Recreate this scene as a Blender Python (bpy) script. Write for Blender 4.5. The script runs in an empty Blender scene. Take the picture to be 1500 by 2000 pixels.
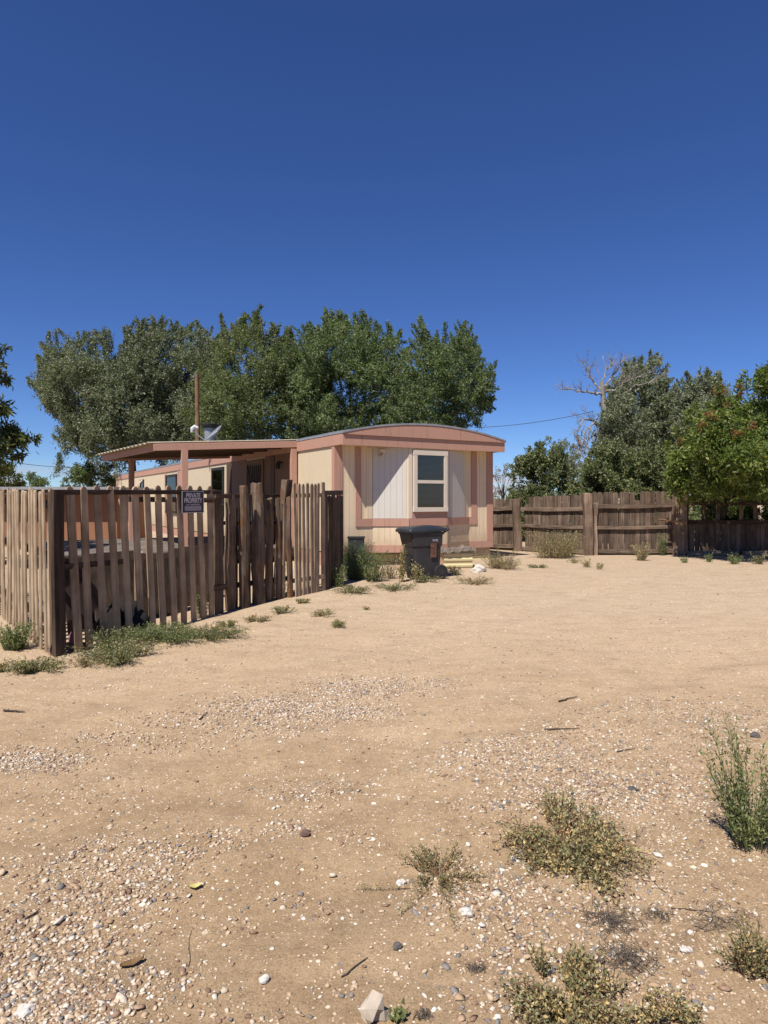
import bpy, math, random
import numpy as np
from mathutils import Vector

# ------------------------------------------------------------------ camera, sky, sun
SC = bpy.context.scene
COL = SC.collection
F = 1300.0; HZ = 975.0; EYE = 1.5          # focal length and horizon of the photograph (1500 x 2000 frame)
cam = bpy.data.cameras.new("camera")
cam_o = bpy.data.objects.new("camera", cam); COL.objects.link(cam_o)
cam.sensor_fit = 'AUTO'; cam.sensor_width = 36.0
cam.lens = F / 2000.0 * 36.0
cam.shift_y = -25.0 / 2000.0
cam.clip_start = 0.05; cam.clip_end = 3000
cam_o.location = (0, 0, EYE); cam_o.rotation_euler = (math.radians(90), 0, 0)
SC.camera = cam_o

SUN_EL = 56.0
sx, sy = -0.495, -0.869
n_ = math.hypot(sx, sy); sx /= n_; sy /= n_
SUN_DIR = Vector((sx * math.cos(math.radians(SUN_EL)), sy * math.cos(math.radians(SUN_EL)), math.sin(math.radians(SUN_EL))))
world = bpy.data.worlds.new("World"); SC.world = world; world.use_nodes = True
wn = world.node_tree; wn.nodes.clear()
sky = wn.nodes.new('ShaderNodeTexSky'); sky.sky_type = 'NISHITA'; sky.sun_disc = False
sky.sun_elevation = math.radians(SUN_EL); sky.sun_rotation = math.atan2(sx, sy)
sky.altitude = 2600; sky.air_density = 1.0; sky.dust_density = 0.25; sky.ozone_density = 4.0
bg = wn.nodes.new('ShaderNodeBackground'); bg.inputs['Strength'].default_value = 0.061
wo = wn.nodes.new('ShaderNodeOutputWorld')
hs = wn.nodes.new('ShaderNodeHueSaturation'); hs.inputs['Saturation'].default_value = 1.12
hs.inputs['Hue'].default_value = 0.51
wn.links.new(sky.outputs[0], hs.inputs['Color'])
# a low bank of pale cloud on the horizon
tc = wn.nodes.new('ShaderNodeTexCoord')
mp = wn.nodes.new('ShaderNodeMapping'); mp.inputs['Scale'].default_value = (5, 5, 22)
nz = wn.nodes.new('ShaderNodeTexNoise'); nz.inputs['Scale'].default_value = 2.2; nz.inputs['Detail'].default_value = 6
sep = wn.nodes.new('ShaderNodeSeparateXYZ')
band = wn.nodes.new('ShaderNodeMapRange'); band.interpolation_type = 'SMOOTHSTEP'
band.inputs['From Min'].default_value = 0.055; band.inputs['From Max'].default_value = 0.015
cr = wn.nodes.new('ShaderNodeMapRange'); cr.interpolation_type = 'SMOOTHSTEP'
cr.inputs['From Min'].default_value = 0.40; cr.inputs['From Max'].default_value = 0.62
mul = wn.nodes.new('ShaderNodeMath'); mul.operation = 'MULTIPLY'
mixc = wn.nodes.new('ShaderNodeMix'); mixc.data_type = 'RGBA'
mixc.inputs[7].default_value = (6.5, 6.0, 6.6, 1)
L = wn.links.new
L(tc.outputs['Generated'], mp.inputs[0]); L(mp.outputs[0], nz.inputs['Vector'])
L(tc.outputs['Generated'], sep.inputs[0]); L(sep.outputs['Z'], band.inputs['Value'])
L(nz.outputs[0], cr.inputs['Value']); L(band.outputs[0], mul.inputs[0]); L(cr.outputs[0], mul.inputs[1])
tint = wn.nodes.new('ShaderNodeMix'); tint.data_type = 'RGBA'; tint.blend_type = 'MULTIPLY'
tint.inputs[0].default_value = 1.0; tint.inputs[7].default_value = (0.86, 1.03, 1.26, 1)
L(hs.outputs[0], tint.inputs[6])
L(mul.outputs[0], mixc.inputs[0]); L(tint.outputs[2], mixc.inputs[6])
L(mixc.outputs[2], bg.inputs['Color']); L(bg.outputs[0], wo.inputs[0])

sl = bpy.data.lights.new("sun", 'SUN'); sl.energy = 4.9; sl.angle = math.radians(0.5); sl.color = (1.0, 0.945, 0.86)
so = bpy.data.objects.new("sun", sl); COL.objects.link(so)
so.rotation_euler = SUN_DIR.to_track_quat('Z', 'Y').to_euler()
so.location = (-10, -12, 20)
SC.view_settings.view_transform = 'Standard'; SC.view_settings.look = 'None'
SC.view_settings.exposure = 0.55; SC.view_settings.gamma = 1.0

rng = np.random.default_rng(7)
random.seed(7)

# ------------------------------------------------------------------ terrain helpers
def sstep(t):
    t = np.clip(t, 0, 1); return t * t * (3 - 2 * t)

RUTS = ((4.0, 0.68, 0.24), (6.95, 0.92, 0.30), (2.62, 0.52, 0.20))      # wheel tracks: y = c + k x, half width
def gz(x, y):
    x = np.asarray(x, float); y = np.asarray(y, float)
    z = 0.16 * sstep((y - 6.6) / 6.5)
    near = np.exp(-np.maximum(y - 9, 0) / 8)
    z = z + near * (0.010 * np.sin(1.7 * x + 0.6 * y) * np.sin(0.9 * y - 0.7 * x + 1.0)
         + 0.006 * np.sin(4.1 * x + 2.3 * y + 0.5) * np.sin(3.3 * y - 1.9 * x)
         + 0.003 * np.sin(9.7 * x - 7.1 * y) * np.sin(8.3 * y + 5.9 * x + 2))
    # shallow wheel ruts running from the lower left towards the house
    for c, k, w in RUTS:
        d = (y - c - k*x - 0.06*np.sin(x*1.3 + c))/w
        z = z - (0.022*np.exp(-d*d) - 0.010*np.exp(-(np.abs(d) - 1.7)**2*3))*np.exp(-np.maximum(np.abs(x) - 5, 0))
    return z

def W(u, v, D):
    return Vector(((u - 750) / F * D, D, EYE + (HZ - v) / F * D))

def G(u, v):
    r = (u - 750) / F; s = (v - HZ) / F
    D = 1.5 / s
    for _ in range(30):
        D = (EYE - float(gz(r * D, D))) / s
    return Vector((r * D, D, EYE - s * D))

# ------------------------------------------------------------------ object helpers
INV = {}
def tag(o, label=None, cat=None, group=None, kind=None):
    if label: o['label'] = label
    if cat: o['category'] = cat
    if group: o['group'] = group
    if kind: o['kind'] = kind
    return o

def thing(name, label, cat, loc, rz=0.0, group=None):
    o = bpy.data.objects.new(name, None); COL.objects.link(o)
    o.empty_display_size = 0.2
    o.location = loc; o.rotation_euler = (0, 0, rz)
    tag(o, label, cat, group)
    INV[o.name] = (Vector(loc), rz)
    return o

class MB:
    def __init__(s): s.v = []; s.f = []
    def add(s, vs, fs):
        b = len(s.v); s.v.extend([tuple(p) for p in vs]); s.f.extend([tuple(b + i for i in f) for f in fs]); return s
    def box(s, x0, x1, y0, y1, z0, z1):
        return s.add([(x0,y0,z0),(x1,y0,z0),(x1,y1,z0),(x0,y1,z0),(x0,y0,z1),(x1,y0,z1),(x1,y1,z1),(x0,y1,z1)],
                     [(0,3,2,1),(4,5,6,7),(0,1,5,4),(1,2,6,5),(2,3,7,6),(3,0,4,7)])
    def loft(s, rings, cap=True):
        n = len(rings[0]); b = len(s.v)
        for r in rings: s.v.extend([tuple(p) for p in r])
        for i in range(len(rings) - 1):
            for j in range(n):
                k = (j + 1) % n
                s.f.append((b + i*n + j, b + i*n + k, b + (i+1)*n + k, b + (i+1)*n + j))
        if cap:
            s.f.append(tuple(b + j for j in reversed(range(n))))
            s.f.append(tuple(b + (len(rings)-1)*n + j for j in range(n)))
        return s
    def bar(s, a, b, w, h, up=(0,0,1), ch=0.0):
        a = Vector(a); b = Vector(b); d = (b - a).normalized(); up = Vector(up)
        side = d.cross(up).normalized(); up = side.cross(d).normalized()
        if ch <= 0: prof = [(-w/2,-h/2),(w/2,-h/2),(w/2,h/2),(-w/2,h/2)]
        else:
            x, y, c = w/2, h/2, ch
            prof = [(-x+c,-y),(x-c,-y),(x,-y+c),(x,y-c),(x-c,y),(-x+c,y),(-x,y-c),(-x,-y+c)]
        return s.loft([[a + side*p + up*q for p, q in prof], [b + side*p + up*q for p, q in prof]])
    def tube(s, pts, rad, n=8, cap=True):
        pts = [Vector(p) for p in pts]; rings = []
        if not hasattr(rad, '__len__'): rad = [rad]*len(pts)
        ref = None
        for i, p in enumerate(pts):
            d = (pts[min(i+1, len(pts)-1)] - pts[max(i-1, 0)])
            d = d.normalized() if d.length > 1e-9 else Vector((0,0,1))
            if ref is None:
                ref = d.orthogonal().normalized()
            ref = (ref - d * ref.dot(d)).normalized(); o = d.cross(ref)
            rings.append([p + (ref*math.cos(2*math.pi*j/n) + o*math.sin(2*math.pi*j/n))*rad[i] for j in range(n)])
        return s.loft(rings, cap)
    def build(s, name, mat, parent=None, local=False, smooth=False):
        me = bpy.data.meshes.new(name)
        v = s.v
        if parent is not None and not local:
            loc, rz = INV[parent.name]; c, q = math.cos(-rz), math.sin(-rz)
            v = [((x-loc.x)*c - (y-loc.y)*q, (x-loc.x)*q + (y-loc.y)*c, z-loc.z) for x, y, z in v]
        me.from_pydata(v, [], s.f); me.update()
        if smooth: me.polygons.foreach_set('use_smooth', [True]*len(me.polygons))
        me.materials.append(mat)
        o = bpy.data.objects.new(name, me); COL.objects.link(o)
        if parent is not None:
            o.parent = parent; INV[o.name] = INV[parent.name]
        else: INV[o.name] = (Vector((0,0,0)), 0.0)
        return o

def np_mesh(name, verts, faces, mat, parent=None, smooth=False):
    """verts (n,3), faces (m,k) all with k corners, world coordinates"""
    verts = np.asarray(verts, np.float32); faces = np.asarray(faces, np.int32)
    if parent is not None:
        loc, rz = INV[parent.name]; assert rz == 0
        verts = verts - np.array(loc, np.float32)
    me = bpy.data.meshes.new(name); m, k = faces.shape
    me.vertices.add(len(verts)); me.vertices.foreach_set('co', verts.ravel())
    me.loops.add(m*k); me.loops.foreach_set('vertex_index', faces.ravel())
    me.polygons.add(m); me.polygons.foreach_set('loop_start', np.arange(m, dtype=np.int32)*k)
    try: me.polygons.foreach_set('loop_total', np.full(m, k, np.int32))
    except Exception: pass
    if smooth: me.polygons.foreach_set('use_smooth', np.ones(m, bool))
    me.update(calc_edges=True); me.validate()
    me.materials.append(mat)
    o = bpy.data.objects.new(name, me); COL.objects.link(o)
    if parent is not None: o.parent = parent; INV[o.name] = INV[parent.name]
    else: INV[o.name] = (Vector((0,0,0)), 0.0)
    return o

# ------------------------------------------------------------------ materials
ALB = 0.80      # scale on the base colours of dry, dusty surfaces (not leaves)
def newmat(name):
    m = bpy.data.materials.new(name); m.use_nodes = True; nt = m.node_tree; nt.nodes.clear()
    out = nt.nodes.new('ShaderNodeOutputMaterial'); p = nt.nodes.new('ShaderNodeBsdfPrincipled')
    nt.links.new(p.outputs[0], out.inputs[0]); return m, nt, p, out
def ramp(nt, stops, interp='LINEAR'):
    r = nt.nodes.new('ShaderNodeValToRGB'); e = r.color_ramp.elements; r.color_ramp.interpolation = interp
    while len(e) > 1: e.remove(e[0])
    e[0].position = stops[0][0]; e[0].color = (*stops[0][1], 1)
    for p, c in stops[1:]:
        n = e.new(p); n.color = (*c, 1)
    return r
def noise(nt, vec, scale, detail=4, rough=0.55):
    n = nt.nodes.new('ShaderNodeTexNoise'); n.inputs['Scale'].default_value = scale
    n.inputs['Detail'].default_value = detail; n.inputs['Roughness'].default_value = rough
    if vec is not None: nt.links.new(vec, n.inputs['Vector'])
    return n
def mapping(nt, vec, scale, loc=None):
    m = nt.nodes.new('ShaderNodeMapping'); m.inputs['Scale'].default_value = scale
    nt.links.new(vec, m.inputs['Vector'])
    return m
def mixrgb(nt, fac, a, b, mode='MIX'):
    m = nt.nodes.new('ShaderNodeMix'); m.data_type = 'RGBA'; m.blend_type = mode; m.clamp_factor = True
    for val, idx in ((fac, 0), (a, 6), (b, 7)):
        if isinstance(val, (int, float)): m.inputs[idx].default_value = val
        elif isinstance(val, tuple): m.inputs[idx].default_value = (*val, 1)
        else: nt.links.new(val, m.inputs[idx])
    return m.outputs[2]
def objvec(nt, rand=True):
    t = nt.nodes.new('ShaderNodeTexCoord')
    if not rand: return t.outputs['Object']
    oi = nt.nodes.new('ShaderNodeObjectInfo')
    mu = nt.nodes.new('ShaderNodeMath'); mu.operation = 'MULTIPLY'; mu.inputs[1].default_value = 37.0
    nt.links.new(oi.outputs['Random'], mu.inputs[0])
    ad = nt.nodes.new('ShaderNodeVectorMath'); ad.operation = 'ADD'
    nt.links.new(t.outputs['Object'], ad.inputs[0]); nt.links.new(mu.outputs[0], ad.inputs[1])
    return ad.outputs[0]
def bump(nt, p, h, strength, dist):
    b = nt.nodes.new('ShaderNodeBump'); b.inputs['Strength'].default_value = strength; b.inputs['Distance'].default_value = dist
    nt.links.new(h, b.inputs['Height']); nt.links.new(b.outputs[0], p.inputs['Normal']); return b

def wood(name, dark, mid, light, axis='z', var=0.45, rough=0.85, grain=26.0, blotch=None):
    m, nt, p, out = newmat(name)
    v = objvec(nt)
    s = {'z': (grain, grain, 1.3), 'x': (1.3, grain, grain), 'h': (2.0, 2.0, grain)}[axis]
    g = noise(nt, mapping(nt, v, s).outputs[0], 1.0, 6, 0.65)
    r = ramp(nt, [(0.25, dark), (0.5, mid), (0.72, light)]); nt.links.new(g.outputs[0], r.inputs[0])
    b = noise(nt, v, 3.0, 4, 0.6)
    br = ramp(nt, [(0.35, (0.55, 0.5, 0.46)), (0.65, (1.15, 1.12, 1.1))]); nt.links.new(b.outputs[0], br.inputs[0])
    c = mixrgb(nt, 0.75, r.outputs[0], br.outputs[0], 'MULTIPLY')
    if blotch:
        b2 = noise(nt, mapping(nt, v, (5, 5, 2.2)).outputs[0], 1.2, 5, 0.6)
        b2r = ramp(nt, [(0.5, (0, 0, 0)), (0.62, (1, 1, 1))]); nt.links.new(b2.outputs[0], b2r.inputs[0])
        c = mixrgb(nt, b2r.outputs[0], c, mixrgb(nt, g.outputs[0], tuple(0.45*x for x in blotch), blotch))
    oi = nt.nodes.new('ShaderNodeObjectInfo')
    mr = nt.nodes.new('ShaderNodeMapRange'); mr.inputs['To Min'].default_value = 1 - var; mr.inputs['To Max'].default_value = 1 + var*0.6
    nt.links.new(oi.outputs['Random'], mr.inputs['Value'])
    vm = nt.nodes.new('ShaderNodeVectorMath'); vm.operation = 'SCALE'
    nt.links.new(c, vm.inputs[0]); nt.links.new(mr.outputs[0], vm.inputs['Scale'])
    nt.links.new(vm.outputs[0], p.inputs['Base Color']); p.inputs['Roughness'].default_value = rough
    p.inputs['Specular IOR Level'].default_value = 0.2
    bump(nt, p, g.outputs[0], 0.6, 0.004)
    return m

def paint(name, base, worn, amount=0.5, axis=None, groove=0.0, rough=0.65, scale=3.0, dirt=(0.30, 0.24, 0.19), dirt_amt=0.35, metal=0.0):
    """weathered paint; axis/groove give vertical-groove siding"""
    m, nt, p, out = newmat(name)
    v = objvec(nt, rand=(axis is None))
    n1 = noise(nt, v, scale, 5, 0.6)
    st = noise(nt, mapping(nt, v, (14, 14, 1.1)).outputs[0], 1.0, 5, 0.65)
    r1 = ramp(nt, [(0.40, (0, 0, 0)), (0.75, (1, 1, 1))]); nt.links.new(n1.outputs[0], r1.inputs[0])
    ma = nt.nodes.new('ShaderNodeMath'); ma.operation = 'MULTIPLY'; ma.inputs[1].default_value = amount
    nt.links.new(r1.outputs[0], ma.inputs[0])
    c = mixrgb(nt, ma.outputs[0], base, worn)
    r2 = ramp(nt, [(0.55, (0, 0, 0)), (0.80, (1, 1, 1))]); nt.links.new(st.outputs[0], r2.inputs[0])
    mb = nt.nodes.new('ShaderNodeMath'); mb.operation = 'MULTIPLY'; mb.inputs[1].default_value = dirt_amt
    nt.links.new(r2.outputs[0], mb.inputs[0])
    c = mixrgb(nt, mb.outputs[0], c, dirt)
    fine = noise(nt, v, 60, 3, 0.6)
    h = fine.outputs[0]
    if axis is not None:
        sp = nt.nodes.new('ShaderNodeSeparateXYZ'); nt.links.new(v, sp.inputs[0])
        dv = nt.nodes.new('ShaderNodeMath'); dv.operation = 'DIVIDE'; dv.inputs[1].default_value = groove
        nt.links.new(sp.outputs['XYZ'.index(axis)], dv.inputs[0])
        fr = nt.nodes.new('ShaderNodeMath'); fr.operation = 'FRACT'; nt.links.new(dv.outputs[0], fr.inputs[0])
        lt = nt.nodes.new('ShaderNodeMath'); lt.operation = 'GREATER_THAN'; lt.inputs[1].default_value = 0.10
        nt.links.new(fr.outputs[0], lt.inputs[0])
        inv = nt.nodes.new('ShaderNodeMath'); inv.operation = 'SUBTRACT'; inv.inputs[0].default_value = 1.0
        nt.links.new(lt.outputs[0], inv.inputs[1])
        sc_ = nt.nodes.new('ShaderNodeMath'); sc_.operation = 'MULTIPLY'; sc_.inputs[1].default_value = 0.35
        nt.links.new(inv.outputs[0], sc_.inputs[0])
        c = mixrgb(nt, sc_.outputs[0], c, dirt)       # shade of the grooves painted into the colour, using the dirt tone
        ad = nt.nodes.new('ShaderNodeMath'); ad.operation = 'MULTIPLY_ADD'; ad.inputs[1].default_value = 0.08
        nt.links.new(fine.outputs[0], ad.inputs[0]); nt.links.new(lt.outputs[0], ad.inputs[2]); h = ad.outputs[0]
    if axis is not None:       # mud splashed along the foot of the wall
        s2 = nt.nodes.new('ShaderNodeSeparateXYZ'); nt.links.new(v, s2.inputs[0])
        n3 = noise(nt, mapping(nt, v, (3, 3, 1)).outputs[0], 2.0, 5, 0.7)
        zz = nt.nodes.new('ShaderNodeMath'); zz.operation = 'MULTIPLY_ADD'; zz.inputs[1].default_value = -0.9
        nt.links.new(n3.outputs[0], zz.inputs[0]); nt.links.new(s2.outputs['Z'], zz.inputs[2])
        mz = nt.nodes.new('ShaderNodeMapRange'); mz.inputs['From Min'].default_value = 0.55; mz.inputs['From Max'].default_value = 0.05
        mz.inputs['To Max'].default_value = 0.6; nt.links.new(zz.outputs[0], mz.inputs['Value'])
        c = mixrgb(nt, mz.outputs[0], c, (0.42, 0.29, 0.18))
    nt.links.new(c, p.inputs['Base Color']); p.inputs['Roughness'].default_value = rough
    p.inputs['Metallic'].default_value = metal
    p.inputs['Specular IOR Level'].default_value = 0.3
    bump(nt, p, h, 0.35, 0.006)
    return m

def leafmat(name, cols, trans=0.28, patch=1.2):
    """per-leaf colour from a random value per leaf island, drifting in patches"""
    m, nt, p, out = newmat(name)
    g = nt.nodes.new('ShaderNodeNewGeometry')
    n = len(cols); r = ramp(nt, [(i/max(n-1, 1), c) for i, c in enumerate(cols)])
    nt.links.new(g.outputs['Random Per Island'], r.inputs[0])
    v = objvec(nt)
    b = noise(nt, v, patch, 3, 0.6)
    br = ramp(nt, [(0.3, (0.72, 0.75, 0.7)), (0.7, (1.25, 1.2, 1.1))]); nt.links.new(b.outputs[0], br.inputs[0])
    c = mixrgb(nt, 1.0, r.outputs[0], br.outputs[0], 'MULTIPLY')
    nt.links.new(c, p.inputs['Base Color']); p.inputs['Roughness'].default_value = 0.5
    p.inputs['Specular IOR Level'].default_value = 0.35
    t = nt.nodes.new('ShaderNodeBsdfTranslucent')
    c2 = mixrgb(nt, 1.0, c, (1.3, 1.5, 0.7), 'MULTIPLY'); nt.links.new(c2, t.inputs[0])
    ms = nt.nodes.new('ShaderNodeMixShader'); ms.inputs[0].default_value = trans
    nt.links.new(p.outputs[0], ms.inputs[1]); nt.links.new(t.outputs[0], ms.inputs[2]); nt.links.new(ms.outputs[0], out.inputs[0])
    return m

def dusty(m, k=None):
    nt = m.node_tree
    for p in [n for n in nt.nodes if n.type == 'BSDF_PRINCIPLED']:
        i = p.inputs['Base Color']; src = i.links[0].from_socket
        v = nt.nodes.new('ShaderNodeVectorMath'); v.operation = 'SCALE'; v.inputs['Scale'].default_value = k or ALB
        nt.links.new(src, v.inputs[0]); nt.links.new(v.outputs[0], i)
    return m
def plain(name, col, rough=0.6, metal=0.0, var=0.25, scale=8.0, bumpd=0.002, spec=0.4):
    m, nt, p, out = newmat(name)
    v = objvec(nt); n = noise(nt, v, scale, 5, 0.6)
    r = ramp(nt, [(0.3, tuple(x*(1-var) for x in col)), (0.7, tuple(min(1, x*(1+var)) for x in col))])
    nt.links.new(n.outputs[0], r.inputs[0]); nt.links.new(r.outputs[0], p.inputs['Base Color'])
    p.inputs['Roughness'].default_value = rough; p.inputs['Metallic'].default_value = metal
    p.inputs['Specular IOR Level'].default_value = spec
    if bumpd: bump(nt, p, n.outputs[0], 0.4, bumpd)
    return m

M = {}
TAN = (0.64, 0.525, 0.37); TANW = (0.56, 0.44, 0.31)
PINK = (0.50, 0.285, 0.21); PINKW = (0.53, 0.30, 0.22)
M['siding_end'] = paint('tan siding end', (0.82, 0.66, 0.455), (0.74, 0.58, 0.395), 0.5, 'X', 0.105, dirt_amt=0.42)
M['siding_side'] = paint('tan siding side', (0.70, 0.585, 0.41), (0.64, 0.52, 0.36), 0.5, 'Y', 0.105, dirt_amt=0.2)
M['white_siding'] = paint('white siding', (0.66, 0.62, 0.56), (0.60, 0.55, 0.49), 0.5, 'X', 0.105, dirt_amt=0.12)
M['pink'] = paint('dusty pink paint', PINK, PINKW, 0.6, dirt=(0.16, 0.105, 0.08), dirt_amt=0.6)
M['brown_panel'] = paint('brown plywood', (0.10, 0.060, 0.042), (0.13, 0.085, 0.06), 0.5, dirt=(0.05, 0.035, 0.03))
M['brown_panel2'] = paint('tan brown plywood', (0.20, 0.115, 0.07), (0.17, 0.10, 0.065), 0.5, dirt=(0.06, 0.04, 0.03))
M['roof_metal'] = plain('grey roof metal', (0.36, 0.37, 0.38), 0.45, 0.3, 0.15)
M['tin'] = plain('pale corrugated tin', (0.55, 0.47, 0.34), 0.5, 0.2, 0.2)
M['tin_under'] = plain('tin underside', (0.2, 0.13, 0.1), 0.7, 0.0, 0.2)
M['cream_frame'] = paint('cream window frame', (0.72, 0.63, 0.52), (0.62, 0.52, 0.42), 0.4, dirt_amt=0.15)
M['cream_metal'] = paint('cream ribbed metal', (0.62, 0.53, 0.30), (0.55, 0.46, 0.28), 0.5, rough=0.5, dirt_amt=0.3)
M['skirt_wood'] = paint('tan skirting', (0.50, 0.37, 0.23), (0.40, 0.28, 0.18), 0.6, dirt_amt=0.4)
M['blind'] = plain('window blind', (0.30, 0.30, 0.26), 0.6, 0, 0.1, 3, 0)
M['dark_in'] = plain('dark interior', (0.012, 0.013, 0.012), 0.8, 0, 0.2, 3, 0)
M['curtain'] = plain('curtain', (0.30, 0.32, 0.33), 0.8, 0, 0.2, 6, 0)
M['metal_grey'] = plain('grey metal', (0.33, 0.35, 0.38), 0.45, 0.4, 0.15)
M['white_plastic'] = plain('white plastic', (0.7, 0.7, 0.68), 0.4, 0, 0.08)
M['black_plastic'] = plain('black plastic', (0.022, 0.024, 0.028), 0.5, 0, 0.2)
M['bin_body'] = plain('charcoal bin plastic', (0.033, 0.030, 0.034), 0.55, 0, 0.25, 5)
M['bin_lid'] = plain('faded lid plastic', (0.024, 0.032, 0.042), 0.42, 0, 0.2, 5)
M['rust'] = plain('peeling rust sticker', (0.13, 0.06, 0.04), 0.8, 0, 0.6, 25)
M['rubber'] = plain('rubber', (0.02, 0.02, 0.02), 0.8, 0, 0.3, 20)
M['letter'] = plain('pale lettering', (0.62, 0.58, 0.60), 0.6, 0, 0.05, 5, 0)
M['sign_black'] = plain('faded black sign', (0.030, 0.024, 0.040), 0.5, 0, 0.15, 6, 0)
M['sign_panel'] = plain('sign grey panel', (0.33, 0.29, 0.34), 0.6, 0, 0.08, 6, 0)
M['terracotta'] = paint('terracotta paint', (0.29, 0.135, 0.072), (0.25, 0.12, 0.065), 0.5, dirt=(0.16, 0.07, 0.04))
M['cable'] = plain('cable', (0.03, 0.035, 0.05), 0.6, 0, 0.1, 3, 0)
M['picket'] = wood('weathered picket', (0.23, 0.165, 0.108), (0.40, 0.295, 0.198), (0.46, 0.35, 0.24), var=0.22)
M['picket_pale'] = wood('pale picket', (0.27, 0.20, 0.13), (0.48, 0.365, 0.245), (0.58, 0.45, 0.31), var=0.15)
M['picket_tan'] = wood('tan picket', (0.24, 0.175, 0.115), (0.42, 0.32, 0.22), (0.52, 0.41, 0.29), var=0.15)
M['corner'] = wood('dark corner plank', (0.025, 0.018, 0.013), (0.065, 0.045, 0.032), (0.12, 0.085, 0.06), var=0.2)
M['slab'] = wood('rough bark slab', (0.05, 0.034, 0.024), (0.165, 0.118, 0.085), (0.31, 0.24, 0.175), var=0.3, grain=16, blotch=(0.22, 0.11, 0.05))
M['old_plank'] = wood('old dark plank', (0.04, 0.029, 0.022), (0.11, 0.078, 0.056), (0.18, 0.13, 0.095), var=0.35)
M['fence_board'] = wood('weathered fence board', (0.055, 0.037, 0.027), (0.170, 0.122, 0.090), (0.30, 0.23, 0.178), var=0.4, grain=30)
M['rail'] = wood('weathered rail', (0.07, 0.048, 0.035), (0.20, 0.145, 0.105), (0.33, 0.25, 0.185), axis='h', var=0.25)
M['dark_rail'] = wood('dark rail', (0.03, 0.02, 0.015), (0.085, 0.055, 0.04), (0.15, 0.1, 0.075), axis='h', var=0.25)
M['post'] = wood('grey fence post', (0.075, 0.052, 0.038), (0.24, 0.17, 0.122), (0.36, 0.27, 0.20), var=0.2, grain=18)
M['deck'] = wood('grey deck', (0.12, 0.10, 0.085), (0.26, 0.23, 0.20), (0.38, 0.34, 0.30), axis='x', var=0.2)
M['pole'] = wood('pole wood', (0.11, 0.065, 0.037), (0.26, 0.155, 0.088), (0.38, 0.25, 0.155), var=0.1, grain=12)
M['bark'] = wood('dark bark', (0.02, 0.015, 0.012), (0.055, 0.042, 0.034), (0.10, 0.08, 0.065), var=0.1, grain=9)
M['deadwood'] = wood('bleached dead wood', (0.14, 0.125, 0.11), (0.30, 0.275, 0.25), (0.46, 0.43, 0.40), var=0.1, grain=9)
M['timber'] = wood('bleached timber', (0.13, 0.10, 0.075), (0.30, 0.24, 0.18), (0.42, 0.35, 0.27), axis='x', var=0.2)
M['elm_dark'] = leafmat('elm leaves dark', [(0.064, 0.092, 0.062), (0.119, 0.147, 0.094), (0.174, 0.187, 0.129), (0.271, 0.267, 0.210)], 0.34)
M['elm'] = leafmat('elm leaves', [(0.051, 0.084, 0.039), (0.100, 0.144, 0.061), (0.146, 0.184, 0.083), (0.215, 0.224, 0.142)], 0.40, 0.6)
M['elm_light'] = leafmat('elm leaves light', [(0.063, 0.091, 0.041), (0.112, 0.145, 0.065), (0.158, 0.180, 0.083), (0.210, 0.208, 0.133)], 0.40, 0.6)
M['hedge'] = leafmat('hedge leaves', [(0.051, 0.078, 0.037), (0.104, 0.135, 0.061), (0.167, 0.186, 0.087), (0.285, 0.262, 0.138)], 0.34)
M['far_leaf'] = leafmat('far leaves', [(0.086, 0.111, 0.080), (0.147, 0.175, 0.114), (0.209, 0.222, 0.154), (0.294, 0.289, 0.220)], 0.34)
M['grey_leaf'] = leafmat('grey dry leaves', [(0.12, 0.10, 0.08), (0.16, 0.135, 0.105), (0.20, 0.17, 0.13), (0.11, 0.12, 0.07)], 0.2)
M['heaven'] = leafmat('broad leaves', [(0.048, 0.083, 0.021), (0.090, 0.135, 0.033), (0.149, 0.187, 0.045), (0.232, 0.247, 0.075)], 0.36, 0.9)
M['ash'] = leafmat('ash leaves', [(0.037, 0.056, 0.018), (0.069, 0.088, 0.027), (0.112, 0.125, 0.040), (0.163, 0.163, 0.062)], 0.34)
M['seed'] = leafmat('orange seed wings', [(0.16, 0.070, 0.030), (0.22, 0.11, 0.045), (0.15, 0.10, 0.035)], 0.25)
M['weed'] = leafmat('dusty weed leaves', [(0.090, 0.108, 0.048), (0.150, 0.165, 0.083), (0.217, 0.217, 0.128), (0.450, 0.330, 0.150), (0.112, 0.135, 0.060)], 0.2, 6)
M['weed_grey'] = leafmat('grey green leaves', [(0.123, 0.131, 0.064), (0.203, 0.202, 0.107), (0.282, 0.260, 0.150), (0.529, 0.370, 0.171), (0.150, 0.160, 0.079)], 0.15, 6)
M['weed_dry'] = leafmat('dry straw leaves', [(0.242, 0.187, 0.088), (0.352, 0.275, 0.143), (0.165, 0.154, 0.066), (0.418, 0.330, 0.187)], 0.2, 6)
M['weed_green'] = leafmat('fresh green leaves', [(0.082, 0.116, 0.042), (0.145, 0.182, 0.069), (0.218, 0.239, 0.099), (0.290, 0.281, 0.141)], 0.25, 6)
M['feather'] = leafmat('feathery leaves', [(0.045, 0.085, 0.045), (0.070, 0.120, 0.062), (0.10, 0.155, 0.08)], 0.2, 6)
M['stem'] = plain('stem', (0.26, 0.20, 0.11), 0.8, 0, 0.4, 20, 0)
M['stem_green'] = plain('green stem', (0.10, 0.115, 0.05), 0.8, 0, 0.4, 20, 0)
M['stem_red'] = plain('reddish stem', (0.19, 0.10, 0.055), 0.8, 0, 0.3, 20, 0)
M['twig'] = plain('dry twig', (0.085, 0.06, 0.045), 0.85, 0, 0.4, 30, 0)
M['twig_grey'] = plain('grey dry filaments', (0.15, 0.12, 0.095), 0.9, 0, 0.4, 30, 0)
M['rock_pale'] = plain('pale rock', (0.46, 0.39, 0.31), 0.9, 0, 0.3, 14, 0.006)
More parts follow.
